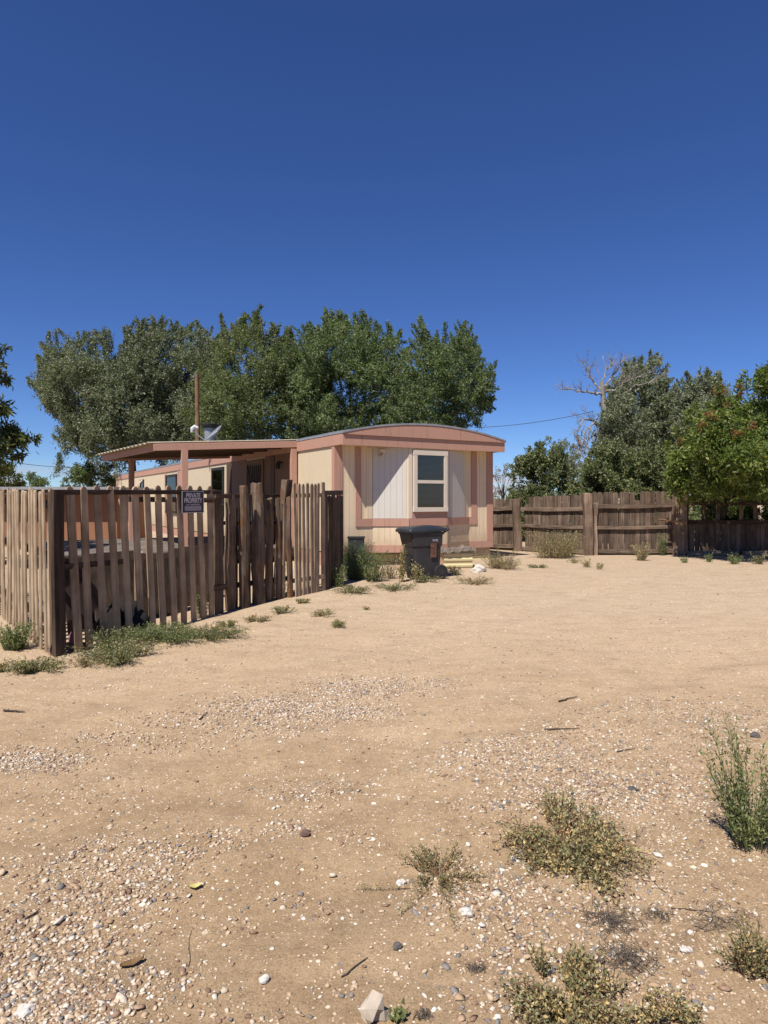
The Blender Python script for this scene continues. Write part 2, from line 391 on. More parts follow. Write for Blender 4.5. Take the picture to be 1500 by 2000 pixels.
M['rock_white'] = plain('white rock', (0.66, 0.62, 0.56), 0.9, 0, 0.2, 14, 0.004)
M['rock_brown'] = plain('brown rock', (0.14, 0.085, 0.065), 0.9, 0, 0.35, 30, 0.004)
M['rock_grey'] = plain('grey rock', (0.11, 0.10, 0.095), 0.9, 0, 0.35, 30, 0.004)
M['bag'] = plain('black bag', (0.018, 0.014, 0.012), 0.95, 0, 0.3, 6, 0.01)
M['pink_cloth'] = plain('pink cloth', (0.20, 0.09, 0.11), 0.9, 0, 0.3, 15)
M['tarp'] = plain('crumpled tarp', (0.16, 0.125, 0.10), 0.8, 0, 0.6, 12, 0.01)
M['leaf_yellow'] = plain('yellow leaf', (0.52, 0.45, 0.16), 0.7, 0, 0.1, 20, 0)
M['leaf_brown'] = plain('brown leaf', (0.20, 0.115, 0.045), 0.7, 0, 0.2, 20, 0)

def mk_glass():
    m, nt, p, out = newmat('window glass')
    tr = nt.nodes.new('ShaderNodeBsdfTransparent'); tr.inputs[0].default_value = (0.91, 0.92, 0.87, 1)
    gl = nt.nodes.new('ShaderNodeBsdfGlossy'); gl.inputs['Roughness'].default_value = 0.03
    fr = nt.nodes.new('ShaderNodeFresnel'); fr.inputs[0].default_value = 1.42
    ms = nt.nodes.new('ShaderNodeMixShader'); nt.links.new(fr.outputs[0], ms.inputs[0])
    nt.links.new(tr.outputs[0], ms.inputs[1]); nt.links.new(gl.outputs[0], ms.inputs[2]); nt.links.new(ms.outputs[0], out.inputs[0])
    return m
M['glass'] = mk_glass()

# gravel density over the ground (world metres): shared by the real pebbles and the dust's own specks
PATCH = [  # u, v, half-width px, half-height px, weight: stony patches seen in the drive
    (90, 1640, 150, 40, .45), (170, 1720, 190, 90, 1.0), (90, 1850, 170, 110, 1.0), (60, 1960, 260, 80, 1.0), (330, 1930, 150, 60, .55),
    (430, 1640, 60, 25, .5), (300, 1665, 110, 30, .8), (60, 1485, 120, 22, .55), (330, 1450, 120, 22, .35), (430, 1415, 160, 28, .9), (560, 1385, 140, 28, 1.2),
    (720, 1345, 130, 22, 1.2), (690, 1390, 100, 20, .9), (830, 1340, 70, 12, .8), (250, 1440, 120, 14, .5), (620, 1540, 130, 30, .35), (560, 1620, 60, 20, .5), (700, 1640, 60, 25, .35),
    (980, 1480, 250, 60, .35), (1250, 1420, 260, 60, .45), (1180, 1560, 230, 60, .55), (980, 1600, 120, 50, .5), (1330, 1640, 160, 60, .6),
    (1250, 1740, 200, 60, .5), (950, 1750, 160, 70, .5), (1000, 1860, 130, 50, .35), (1230, 1850, 180, 60, .3), (1400, 1760, 120, 50, .5),
    (1150, 1950, 300, 50, .4), (640, 1780, 60, 25, .35), (560, 1760, 50, 25, .3), (460, 1800, 40, 40, .35), (650, 1930, 90, 40, .22), (480, 1970, 140, 35, .5)]

def gravel_density(x, y):
    u = 750 + F * x / y; v = HZ + F * (EYE - gz(x, y)) / y
    d = np.full(x.shape, 0.028)
    for pu, pv, hw, hh, w in PATCH:
        q = ((u - pu) / hw) ** 2 + ((v - pv) / hh) ** 2
        d = np.maximum(d, w * np.exp(-q ** 1.5))
    for c, k, w in RUTS[:2]: d = d*(1 - .8*np.exp(-((y - c - k*x - 0.06*np.sin(x*1.3 + c))/(w*1.1))**2))
    d = d * (0.75 + 0.5 * np.sin(3.1 * x + 1.3 * y) * np.sin(2.3 * y - 1.1 * x))
    return d

def mk_ground():
    m, nt, p, out = newmat('sandy dirt')
    v = objvec(nt, rand=False)
    big = noise(nt, v, 0.35, 5, 0.6); r = ramp(nt, [(0.3, (0.46, 0.322, 0.192)), (0.55, (0.50, 0.360, 0.222)), (0.75, (0.54, 0.395, 0.25))])
    nt.links.new(big.outputs[0], r.inputs[0])
    med = noise(nt, v, 5.0, 6, 0.65); mr_ = ramp(nt, [(0.3, (0.86, 0.85, 0.84)), (0.7, (1.07, 1.07, 1.07))]); nt.links.new(med.outputs[0], mr_.inputs[0])
    c = mixrgb(nt, 1.0, r.outputs[0], mr_.outputs[0], 'MULTIPLY')
    # paler, greyer beige dust up the drive, redder again by the far fence
    sp = nt.nodes.new('ShaderNodeSeparateXYZ'); nt.links.new(v, sp.inputs[0])
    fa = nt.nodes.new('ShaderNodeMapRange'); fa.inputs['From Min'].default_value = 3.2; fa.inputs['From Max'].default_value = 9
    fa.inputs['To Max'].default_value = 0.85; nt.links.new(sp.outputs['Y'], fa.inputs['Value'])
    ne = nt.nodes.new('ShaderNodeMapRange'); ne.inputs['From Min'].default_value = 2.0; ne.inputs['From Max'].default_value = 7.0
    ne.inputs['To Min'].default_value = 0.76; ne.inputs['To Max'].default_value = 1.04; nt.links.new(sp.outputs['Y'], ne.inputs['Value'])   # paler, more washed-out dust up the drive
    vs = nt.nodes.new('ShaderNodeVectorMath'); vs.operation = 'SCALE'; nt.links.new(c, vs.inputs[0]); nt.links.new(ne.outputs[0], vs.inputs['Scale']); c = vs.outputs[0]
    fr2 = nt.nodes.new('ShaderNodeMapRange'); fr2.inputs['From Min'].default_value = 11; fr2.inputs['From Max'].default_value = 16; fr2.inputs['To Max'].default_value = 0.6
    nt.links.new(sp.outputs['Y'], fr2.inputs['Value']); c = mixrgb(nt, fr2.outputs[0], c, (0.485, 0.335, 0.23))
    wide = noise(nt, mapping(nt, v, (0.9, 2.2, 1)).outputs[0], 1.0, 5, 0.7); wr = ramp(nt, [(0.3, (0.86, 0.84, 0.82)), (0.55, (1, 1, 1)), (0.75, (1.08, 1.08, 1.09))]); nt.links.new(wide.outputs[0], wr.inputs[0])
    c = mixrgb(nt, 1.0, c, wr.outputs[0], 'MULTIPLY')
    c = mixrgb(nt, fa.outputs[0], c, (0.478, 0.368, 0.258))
    g = noise(nt, v, 140, 3, 0.7); gr = ramp(nt, [(0.30, (0.58, 0.55, 0.52)), (0.5, (1, 1, 1)), (0.70, (1.26, 1.25, 1.23))]); nt.links.new(g.outputs[0], gr.inputs[0])
    c = mixrgb(nt, 0.9, c, gr.outputs[0], 'MULTIPLY')
    m2 = noise(nt, v, 26, 5, 0.75); m2r = ramp(nt, [(0.30, (0.80, 0.78, 0.76)), (0.5, (1, 1, 1)), (0.70, (1.09, 1.09, 1.09))]); nt.links.new(m2.outputs[0], m2r.inputs[0])
    c = mixrgb(nt, 1.0, c, m2r.outputs[0], 'MULTIPLY')
    m3 = noise(nt, mapping(nt, v, (1, 2.2, 1)).outputs[0], 2.6, 6, 0.7); m3r = ramp(nt, [(0.32, (0.84, 0.82, 0.80)), (0.5, (1, 1, 1)), (0.72, (1.05, 1.05, 1.05))]); nt.links.new(m3.outputs[0], m3r.inputs[0])
    c = mixrgb(nt, 1.0, c, m3r.outputs[0], 'MULTIPLY')
    # fine grit: small stones of mixed colour too small to model
    def grit(scale, thr, cols, dens_lo, dens_hi, c):
        vo = nt.nodes.new('ShaderNodeTexVoronoi'); vo.inputs['Scale'].default_value = scale; nt.links.new(v, vo.inputs['Vector'])
        se = nt.nodes.new('ShaderNodeSeparateColor'); nt.links.new(vo.outputs['Color'], se.inputs[0])
        ln = noise(nt, v, 1.1, 4, 0.7)
        dm = nt.nodes.new('ShaderNodeMapRange'); dm.inputs['From Min'].default_value = 0.42; dm.inputs['From Max'].default_value = 0.68
        dm.inputs['To Min'].default_value = dens_lo; dm.inputs['To Max'].default_value = dens_hi; nt.links.new(ln.outputs[0], dm.inputs['Value'])
        lt = nt.nodes.new('ShaderNodeMath'); lt.operation = 'LESS_THAN'; nt.links.new(se.outputs[0], lt.inputs[0]); nt.links.new(dm.outputs[0], lt.inputs[1])
        ds = nt.nodes.new('ShaderNodeMath'); ds.operation = 'LESS_THAN'; ds.inputs[1].default_value = thr; nt.links.new(vo.outputs['Distance'], ds.inputs[0])
        ml = nt.nodes.new('ShaderNodeMath'); ml.operation = 'MULTIPLY'; nt.links.new(lt.outputs[0], ml.inputs[0]); nt.links.new(ds.outputs[0], ml.inputs[1])
        cr_ = ramp(nt, cols); nt.links.new(se.outputs[1], cr_.inputs[0])
        return mixrgb(nt, ml.outputs[0], c, cr_.outputs[0]), ml.outputs[0]
    cols = [(0.0, (0.24, 0.20, 0.175)), (0.2, (0.36, 0.22, 0.15)), (0.45, (0.56, 0.42, 0.29)), (0.7, (0.72, 0.62, 0.48)), (1.0, (0.80, 0.74, 0.66))]
    c, h1 = grit(95, 0.36, cols, 0.06, 0.42, c)
    c, h2 = grit(42, 0.32, cols, 0.01, 0.14, c)
    c, h3 = grit(19, 0.26, cols, 0.012, 0.07, c)
    c, h4 = grit(27, 0.24, [(0.0, (0.16, 0.12, 0.09)), (1.0, (0.30, 0.22, 0.16))], 0.01, 0.05, c)
    nt.links.new(c, p.inputs['Base Color']); p.inputs['Roughness'].default_value = 0.95
    p.inputs['Specular IOR Level'].default_value = 0.1
    a = nt.nodes.new('ShaderNodeMath'); a.operation = 'MULTIPLY_ADD'; a.inputs[1].default_value = 0.35
    nt.links.new(h1, a.inputs[0]); nt.links.new(g.outputs[0], a.inputs[2])
    a2 = nt.nodes.new('ShaderNodeMath'); a2.operation = 'MULTIPLY_ADD'; a2.inputs[1].default_value = 0.7
    nt.links.new(h2, a2.inputs[0]); nt.links.new(a.outputs[0], a2.inputs[2])
    a3 = nt.nodes.new('ShaderNodeMath'); a3.operation = 'MULTIPLY_ADD'; a3.inputs[1].default_value = 2.0
    nt.links.new(med.outputs[0], a3.inputs[0]); nt.links.new(a2.outputs[0], a3.inputs[2])
    bump(nt, p, a3.outputs[0], 0.45, 0.007)
    return m
M['ground'] = mk_ground()

def mk_gravel():
    m, nt, p, out = newmat('mixed gravel')
    g = nt.nodes.new('ShaderNodeNewGeometry')
    r = ramp(nt, [(0.0, (0.20, 0.185, 0.175)), (0.09, (0.30, 0.275, 0.26)), (0.14, (0.24, 0.15, 0.105)), (0.26, (0.40, 0.26, 0.175)), (0.42, (0.54, 0.385, 0.25)),
                  (0.60, (0.60, 0.47, 0.33)), (0.78, (0.66, 0.54, 0.41)), (0.92, (0.72, 0.64, 0.54)), (1.0, (0.78, 0.73, 0.66))])
    nt.links.new(g.outputs['Random Per Island'], r.inputs[0])
    v = objvec(nt, rand=False); n = noise(nt, v, 90, 3, 0.6)
    nr = ramp(nt, [(0.3, (0.8, 0.79, 0.77)), (0.7, (1.1, 1.1, 1.1))]); nt.links.new(n.outputs[0], nr.inputs[0])
    nt.links.new(mixrgb(nt, 1.0, r.outputs[0], nr.outputs[0], 'MULTIPLY'), p.inputs['Base Color'])
    p.inputs['Roughness'].default_value = 0.85; p.inputs['Specular IOR Level'].default_value = 0.2
    return m
M['gravel'] = mk_gravel()

LEAFY = {'elm_dark', 'elm', 'elm_light', 'hedge', 'far_leaf', 'grey_leaf', 'heaven', 'ash', 'seed', 'weed', 'weed_grey', 'weed_dry', 'weed_green', 'feather', 'glass'}
for k_, m_ in M.items():
    if k_ not in LEAFY: dusty(m_, {'gravel': .78, 'bag': .6, 'ground': .83, 'picket': .86, 'bin_lid': .7, 'rock_white': .7}.get(k_))

# ------------------------------------------------------------------ ground sheet
def axis(*segs):
    out = []
    for a, b, st in segs: out += list(np.arange(a, b, st))
    return out
ys = [-60, -20, -8, -3] + axis((-1, 1.2, .4), (1.2, 9, .045), (9, 18, .2)) + list(np.geomspace(18, 900, 26))
xp = axis((0, 4.2, .05), (4.2, 12, .25)) + list(np.geomspace(12, 900, 24))
xs = sorted([-x for x in xp[1:]] + xp)
XX, YY = np.meshgrid(np.array(xs), np.array(ys)); ZZ = gz(XX, YY)
nx, ny = len(xs), len(ys)
idx = np.arange(nx*ny).reshape(ny, nx)
fc = np.stack([idx[:-1, :-1], idx[:-1, 1:], idx[1:, 1:], idx[1:, :-1]], -1).reshape(-1, 4)
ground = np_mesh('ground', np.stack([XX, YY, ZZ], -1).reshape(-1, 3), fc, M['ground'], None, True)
tag(ground, 'pale sandy dirt drive strewn with grit', None, None, 'structure')

# ------------------------------------------------------------------ leaf and stem meshes in numpy
def norm(a):
    return a / np.maximum(np.linalg.norm(a, axis=-1, keepdims=True), 1e-9)
def leaf_quads(pos, ax, length, width, fold=0.25):
    n = len(pos); ax = norm(ax)
    rnd = rng.normal(size=(n, 3)); side = norm(np.cross(ax, rnd)); nor = np.cross(side, ax)
    L_ = np.asarray(length).reshape(-1, 1); W_ = np.asarray(width).reshape(-1, 1)
    mid = pos + ax * L_ * 0.45
    v = np.stack([pos, mid + side*W_*0.5 + nor*W_*fold, pos + ax*L_, mid - side*W_*0.5 + nor*W_*fold], 1)
    return v.reshape(-1, 3), np.arange(n*4).reshape(n, 4)
def tubes(paths, rad, taper=0.3):
    """paths (n,k,3) -> 3-sided tubes"""
    n, k, _ = paths.shape
    d = norm(np.gradient(paths, axis=1)); ref = norm(np.cross(d, rng.normal(size=(n, 1, 3)))); o = np.cross(d, ref)
    r = np.asarray(rad).reshape(-1, 1, 1) * np.linspace(1, taper, k).reshape(1, k, 1)
    ring = [paths + (ref*math.cos(a) + o*math.sin(a))*r for a in (0, 2.094, 4.189)]
    v = np.stack(ring, 2)  # n,k,3,3
    idx = np.arange(n*k*3).reshape(n, k, 3)
    fs = []
    for j in range(3):
        q = (j+1) % 3
        fs.append(np.stack([idx[:, :-1, j], idx[:, :-1, q], idx[:, 1:, q], idx[:, 1:, j]], -1).reshape(-1, 4))
    return v.reshape(-1, 3), np.concatenate(fs)
def merge(parts):
    vs, fs, b = [], [], 0
    for v, f in parts:
        vs.append(v); fs.append(f + b); b += len(v)
    return np.concatenate(vs), np.concatenate(fs)

# ------------------------------------------------------------------ gravel (nobody could count it): one object
def icosa():
    t = (1 + 5**.5)/2
    v = np.array([(-1,t,0),(1,t,0),(-1,-t,0),(1,-t,0),(0,-1,t),(0,1,t),(0,-1,-t),(0,1,-t),(t,0,-1),(t,0,1),(-t,0,-1),(-t,0,1)], float)
    v /= np.linalg.norm(v[0])
    f = np.array([(0,11,5),(0,5,1),(0,1,7),(0,7,10),(0,10,11),(1,5,9),(5,11,4),(11,10,2),(10,7,6),(7,1,8),(3,9,4),(3,4,2),(3,2,6),(3,6,8),(3,8,9),(4,9,5),(2,4,11),(6,2,10),(8,6,7),(9,8,1)])
    return v, f
IV, IF = icosa()
def pebbles(n, y0, y1, smin, smax, dpow, seed):
    rg = np.random.default_rng(seed)
    y = (rg.uniform(y0**(1-dpow), y1**(1-dpow), n))**(1/(1-dpow)) if dpow != 1 else y0*(y1/y0)**rg.uniform(0, 1, n)
    x = rg.uniform(-0.66, 0.66, n) * y
    keep = rg.uniform(0, 1, n) < gravel_density(x, y); x, y = x[keep], y[keep]; n = len(x)
    s = smin * (smax/smin) ** (rg.uniform(0, 1, n)**2.2)
    sc = np.stack([s*rg.uniform(.75, 1.25, n), s*rg.uniform(.6, 1.0, n), s*rg.uniform(.28, .55, n)], -1) * 0.5
    v = IV[None] * (1 + rg.uniform(-.42, .38, (n, 12, 1))) * sc[:, None, :]
    a = rg.uniform(0, 6.283, n); c, q = np.cos(a)[:, None], np.sin(a)[:, None]
    tx = rg.normal(0, .22, (n, 1)); ty = rg.normal(0, .22, (n, 1))
    X = v[..., 0]*c - v[..., 1]*q; Y = v[..., 0]*q + v[..., 1]*c
    Z = v[..., 2] + tx*X + ty*Y
    P = np.stack([X + x[:, None], Y + y[:, None], Z + (gz(x, y) + sc[:, 2]*rg.uniform(.1, .7, n))[:, None]], -1)
    return P.reshape(-1, 3), (IF[None] + (np.arange(n)*12)[:, None, None]).reshape(-1, 3)
gv, gf = merge([pebbles(125000, 1.7, 4.2, .0055, .025, 0.5, 1), pebbles(3500, 1.7, 4.5, .020, .040, 0.7, 2), pebbles(190000, 3.2, 7.5, .008, .027, 0.7, 3), pebbles(60000, 4.6, 11.0, .011, .030, 0.8, 4)])
tag(np_mesh('gravel', gv, gf, M['gravel']), 'loose cream, tan and grey gravel scattered over the sandy drive', None, None, 'stuff')

# ------------------------------------------------------------------ boards
def board_mb(mb, base, top, tang, width, thick, style='flat', jit=0.003, rows=7, wtop=None, seed=0):
    """plank lofted from base to top; tang = unit vector along the fence"""
    rd = random.Random(seed); base = Vector(base); top = Vector(top); tang = Vector(tang).normalized()
    nrm = Vector((tang.y, -tang.x, 0)); wtop = wtop or width
    H = (top - base).length; rings = []
    hs_ = [i/(rows-1) for i in range(rows)]
    prof = [(h, 1.0) for h in hs_]
    tw = wtop/H
    if style == 'round':
        cut = tw*0.75; prof = [(h*(1-cut), 1.0) for h in hs_] + [(1-cut*.55, .93), (1-cut*.25, .72), (1-cut*.07, .42), (1, .12)]
    elif style == 'dog':
        cut = tw*0.28; prof = [(h*(1-cut), 1.0) for h in hs_] + [(1, .55)]
    ph = rd.uniform(0, 6)
    for h, k in prof:
        w = (width + (wtop-width)*h) * k; c = base.lerp(top, h) + tang*(jit*math.sin(ph + h*5.0)) + nrm*(jit*1.5*math.sin(ph*2 + h*3))
        a = w/2 + (rd.uniform(-jit, jit)*.6 if k == 1 else 0); b = w/2 + (rd.uniform(-jit, jit)*.6 if k == 1 else 0); t = thick/2; e = min(.004, w*.2)
        rings.append([c - tang*a + nrm*(t-e), c - tang*(a-e) + nrm*t, c + tang*(b-e) + nrm*t, c + tang*b + nrm*(t-e),
                      c + tang*b - nrm*(t-e), c + tang*(b-e) - nrm*t, c - tang*(a-e) - nrm*t, c - tang*a - nrm*(t-e)])
    if style == 'rough':
        r = rings[-1]
        for q in range(8): r[q] = r[q] + Vector((0, 0, rd.uniform(-.03, .015)))
    return mb.loft(rings)
def slab_mb(mb, base, top, tang, width, thick, seed):
    """half-round bark-edged slab with a bumpy outline"""
    rd = random.Random(seed); base = Vector(base); top = Vector(top); tang = Vector(tang).normalized()
    nrm = Vector((tang.y, -tang.x, 0)); rings = []; N = 14; n = 10
    p1, p2 = rd.uniform(0, 6), rd.uniform(0, 6)
    for i in range(N):
        h = i/(N-1); c = base.lerp(top, h) + tang*0.012*math.sin(p1 + h*7)
        w = width*(1 + .14*math.sin(p2 + h*9) + rd.uniform(-.07, .07)) * (1 - .12*h)
        if i == N-1: w *= .8
        ring = []
        for j in range(n):
            a = 2*math.pi*j/n; k = 1 + rd.uniform(-.09, .09)
            y = math.sin(a)*thick*.5*k; y = max(y, -thick*.22)
            ring.append(c + tang*math.cos(a)*w*.5*k + nrm*y + Vector((0, 0, rd.uniform(-.02, .02) if i == N-1 else 0)))
        rings.append(ring)
    return mb.loft(rings)

def fence_dir(a, b): return (Vector((b.x-a.x, b.y-a.y, 0))).normalized()
def put_board(parent, name, mat, ub, vb, ut, vt, wpx, tang, thick=.02, style='flat', seed=0, sink=.04, off=0.0, wtop=None, label=None, jit=.003):
    b = G(ub, vb); D = b.y; t = W(ut, vt, D); nrm = Vector((tang.y, -tang.x, 0))
    b = b + nrm*off; t = t + nrm*off
    w = wpx/F*D
    ray = Vector(((ub-750)/F, 1, 0)).normalized(); fs = abs(ray.x*tang.y - ray.y*tang.x); w = max(.02, (w - thick*abs(ray.dot(tang))*.6)/max(fs, .2))
    b.z -= sink
    mb = MB(); board_mb(mb, b, t, tang, w, thick, style, jit, 7, wtop and w*wtop, seed)
    o = mb.build(name, mat, parent)
    if label: o['label'] = label
    return o, b, t

PB = [G(150, 1274), G(411, 1204), G(622, 1154)]
TF = fence_dir(PB[0], PB[2]); NF = Vector((TF.y, -TF.x, 0))
CORNER = G(104, 1282)

# ---- left picket fence (pale, sunlit, seen end on)
P0 = G(98, 1279); P1 = G(4, 1206); TL = fence_dir(P0, P1)
lf = thing('picket_fence', 'pale sunlit picket fence at far left, its thin pickets seen nearly edge on', 'fence', (P0.x, P0.y, P0.z))
seglen = (P1-P0).length; npk = 15
for i in range(npk + 8):
    p = P0 + TL*(seglen*i/(npk-1)); p.z = float(gz(p.x, p.y)) - .03
    h = 1.60 + .012*i*0 + random.uniform(-.02, .02)
    tp = p + Vector((0, 0, h + .03)) + TL*(.05 + random.uniform(-.015, .015)) + Vector((TL.y, -TL.x, 0))*random.uniform(-.012, .012)
    mb = MB(); board_mb(mb, p, tp, TL, .072 + random.uniform(-.007, .007), .022, 'round' if i % 4 else 'rough', .004, 7, None, i)
    mb.build('picket', M['picket_pale'], lf)
for z in (.30, .95, 1.45):
    nl = Vector((TL.y, -TL.x, 0)); nl = nl if nl.y > 0 else -nl
    a = P0 + nl*.035 - TL*.05; b = P0 + TL*(seglen*1.55) + nl*.035
    mb = MB(); mb.bar((a.x, a.y, z), (b.x, b.y, z + .05), .035, .085, ch=.004); mb.build('rail', M['dark_rail'], lf)

# ---- front picket fence with broad round-topped pickets
ff = thing('picket_fence', 'brown picket fence of broad round-topped pickets carrying the black sign', 'fence', (PB[0].x, PB[0].y, PB[0].z))
ut = [132,159.5,186,212.5,236,261,283,305,326,347.5,367.5,387,406.5]
ub = [152,172.7,202,227,251.5,274.5,297.5,317.5,339,357,377,395.7,411]
PICKS = []
for i, (a, b) in enumerate(zip(ut, ub)):
    vb = 1274 + (b-150)*(1204-1274)/261.0
    wpx = 16 if i == 0 else 14.8 - i*.34
    o, bb, tt = put_board(ff, 'picket', M['picket'], b, vb, a, 949 + random.uniform(-1.5, 1.5), wpx, TF, .022, 'round', 40+i, .03, .02)
    PICKS.append((bb, tt))
o, bb, tt = put_board(ff, 'corner_post', M['corner'], 118, 1281, 115, 957, 23, TF, .05, 'flat', 90, .06, -.02, label='broad dark corner plank')
put_board(ff, 'post', M['old_plank'], 106, 1281, 103, 960, 5, TF, .06, 'flat', 91, .06, -.03)
RB = -NF*.03
def frail(parent, u0, v0, u1, v1, D0, D1, h, off, mat, thick=.035, name='rail'):
    a = W(u0, v0, D0) - NF*off; b = W(u1, v1, D1) - NF*off
    mb = MB(); mb.bar(a, b, thick, h, ch=.003); return mb.build(name, mat, parent)
frail(ff, 104, 961.5, 432, 961, CORNER.y, PB[1].y+.15, .05, .03, M['dark_rail'])
frail(ff, 255, 975, 420, 977, G(274,1240).y, PB[1].y, .06, .035, M['dark_rail'])
frail(ff, 113, 1109, 250, 1096, CORNER.y, G(250,1247).y, .055, .03, M['dark_rail'])
frail(ff, 101, 1266, 172, 1262, CORNER.y, G(172,1266).y, .07, .04, M['rail'])

# ---- section of rough bark slabs
b_ = G(425, 1200)
sf = thing('slab_fence', 'rough dark fence section of uneven bark-edged slabs, some sawn off lower than others', 'fence', (b_.x, b_.y, b_.z))
SL = [(423, 957, 428, 1199, 17, 'plank'), (449, 964, 449, 1192, 18, 'slab'), (475, 950, 477, 1187, 16, 'slab'), (500, 943, 506, 1178, 22, 'slab'),
      (525.5, 974, 525, 1173, 13, 'slab'), (543, 972, 544, 1170, 9, 'slab'), (554, 981, 553, 1168, 7, 'plank'), (562.5, 970, 566, 1166, 10, 'slab'),
      (437, 985, 439, 1195, 9, 'plank'), (463, 993, 464, 1189, 11, 'plank'), (488, 1012, 491, 1182, 9, 'plank'), (513, 984, 515, 1176, 8, 'plank'), (534, 990, 535, 1171, 9, 'plank')]
for i, (a, vt, b, vb, wpx, kd) in enumerate(SL):
    back = i >= 8
    if kd == 'plank':
        put_board(sf, 'plank', M['old_plank'] if (back or i == 0) else M['picket'], b, vb, a, vt, wpx, TF, .03, 'rough', 120+i, .05, -.05 if back else .0, jit=.006)
    else:
        p = G(b, vb); t = W(a, vt, p.y); p.z -= .05; w = wpx/F*p.y/.66
        mb = MB(); slab_mb(mb, p, t, TF, w, w*.75, 130+i); mb.build('slab', M['slab'], sf)
p = G(560, 1166); p = p - NF*.16; t = W(560, 938, p.y); mb = MB(); board_mb(mb, p, t, TF, .15, .10, 'rough', .006, 7, None, 7); mb.build('post', M['slab'], sf)
frail(sf, 430, 969, 572, 969, PB[1].y, 10.05, .055, .09, M['dark_rail'])
frail(sf, 433, 1022, 572, 1020, PB[1].y+.2, 10.05, .05, .10, M['dark_rail'])
frail(sf, 425, 1150, 572, 1130, PB[1].y, 10.05, .07, .09, M['dark_rail'])

# ---- narrow picket panel
b_ = G(575, 1166)
nf = thing('picket_fence', 'small fence panel of narrow pointed tan pickets in front of the porch', 'fence', (b_.x, b_.y, b_.z))
for i, (a, b) in enumerate(zip([573,581.6,590,598,607,613.5,620], [577,584,591.5,599.5,607,612.5,617.5])):
    put_board(nf, 'picket', M['picket_tan'], b, 1165 - (b-577)*.22, a, 943 + (i % 3), 6.5, TF, .02, 'round', 160+i, .03, .02)
put_board(nf, 'picket', M['picket_tan'], 629, 1153, 627.5, 942, 8, TF, .03, 'flat', 170, .03, .03)
for v0, v1 in ((968, 967), (1135, 1126)):
    frail(nf, 571, v0, 632, v1, G(577,1165).y, G(625,1154).y, .06, .01, M['picket'])

# ---- dark board section next to the house
b_ = G(636, 1152)
df = thing('board_fence', 'short stretch of dark shaded weathered boards between the narrow pickets and the trailer', 'fence', (b_.x, b_.y, b_.z))
TD = fence_dir(G(634, 1152), G(668, 1136))
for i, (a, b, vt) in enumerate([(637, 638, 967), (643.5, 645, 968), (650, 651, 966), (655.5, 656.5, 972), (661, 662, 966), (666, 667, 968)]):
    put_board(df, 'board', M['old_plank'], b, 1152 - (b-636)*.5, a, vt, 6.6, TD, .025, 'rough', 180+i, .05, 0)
pa = G(634, 1153); pb = G(669, 1136)
a = W(632, 963, pa.y); b = W(667, 962, pb.y)
mb = MB(); mb.bar(a, b, .05, .075, ch=.004); mb.build('rail', M['old_plank'], df)

# ---- sign on the pickets
sg_c = W(370, 980.5, (PICKS[9][0].y + PICKS[11][0].y)/2) + NF*.055
sg = thing('property_sign', 'faded black PRIVATE PROPERTY sign with pale border and blank panel, fixed across the pickets', 'sign', sg_c, math.atan2(TF.y, TF.x))
sw, sh = .36, .262
mb = MB(); mb.box(-sw/2, sw/2, -.004, .004, -sh/2, sh/2); mb.build('backing', M['sign_black'], sg, True)
bt = .006
mb = MB()
for (x0, x1, z0, z1) in ((-sw/2, sw/2, sh/2-bt, sh/2), (-sw/2, sw/2, -sh/2, -sh/2+bt), (-sw/2, -sw/2+bt, -sh/2+bt, sh/2-bt), (sw/2-bt, sw/2, -sh/2+bt, sh/2-bt)):
    mb.box(x0, x1, -.0075, -.0045, z0, z1)
mb.build('border', M['letter'], sg, True)
mb = MB(); mb.box(-.135, .135, -.0075, -.0045, -.105, -.048); mb.build('blank_panel', M['sign_panel'], sg, True)
def text_mesh(name, body, size, mat, parent, loc, offset=0.0, sx_=1.0, rotx=90):
    cu = bpy.data.curves.new('lettering', 'FONT'); cu.body = body; cu.size = size; cu.align_x = 'CENTER'; cu.align_y = 'CENTER'
    cu.extrude = .001; cu.offset = offset
    tmp = bpy.data.objects.new('tmp', cu); COL.objects.link(tmp)
    dg = bpy.context.evaluated_depsgraph_get(); me = bpy.data.meshes.new_from_object(tmp.evaluated_get(dg))
    bpy.data.objects.remove(tmp); me.materials.clear(); me.materials.append(mat); me.name = name
    o = bpy.data.objects.new(name, me); COL.objects.link(o); o.parent = parent
    o.location = loc; o.rotation_euler = (math.radians(rotx), 0, 0); o.scale = (sx_, 1, 1)
    return o
text_mesh('lettering', 'PRIVATE', .077, M['letter'], sg, (0, -.0065, .078), .0022, .82)
text_mesh('lettering', 'PROPERTY', .077, M['letter'], sg, (0, -.0065, .016), .0022, .80)
text_mesh('lettering', 'NO TRESPASSING', .024, M['letter'], sg, (0, -.0065, -.032), .0004, 1.22)

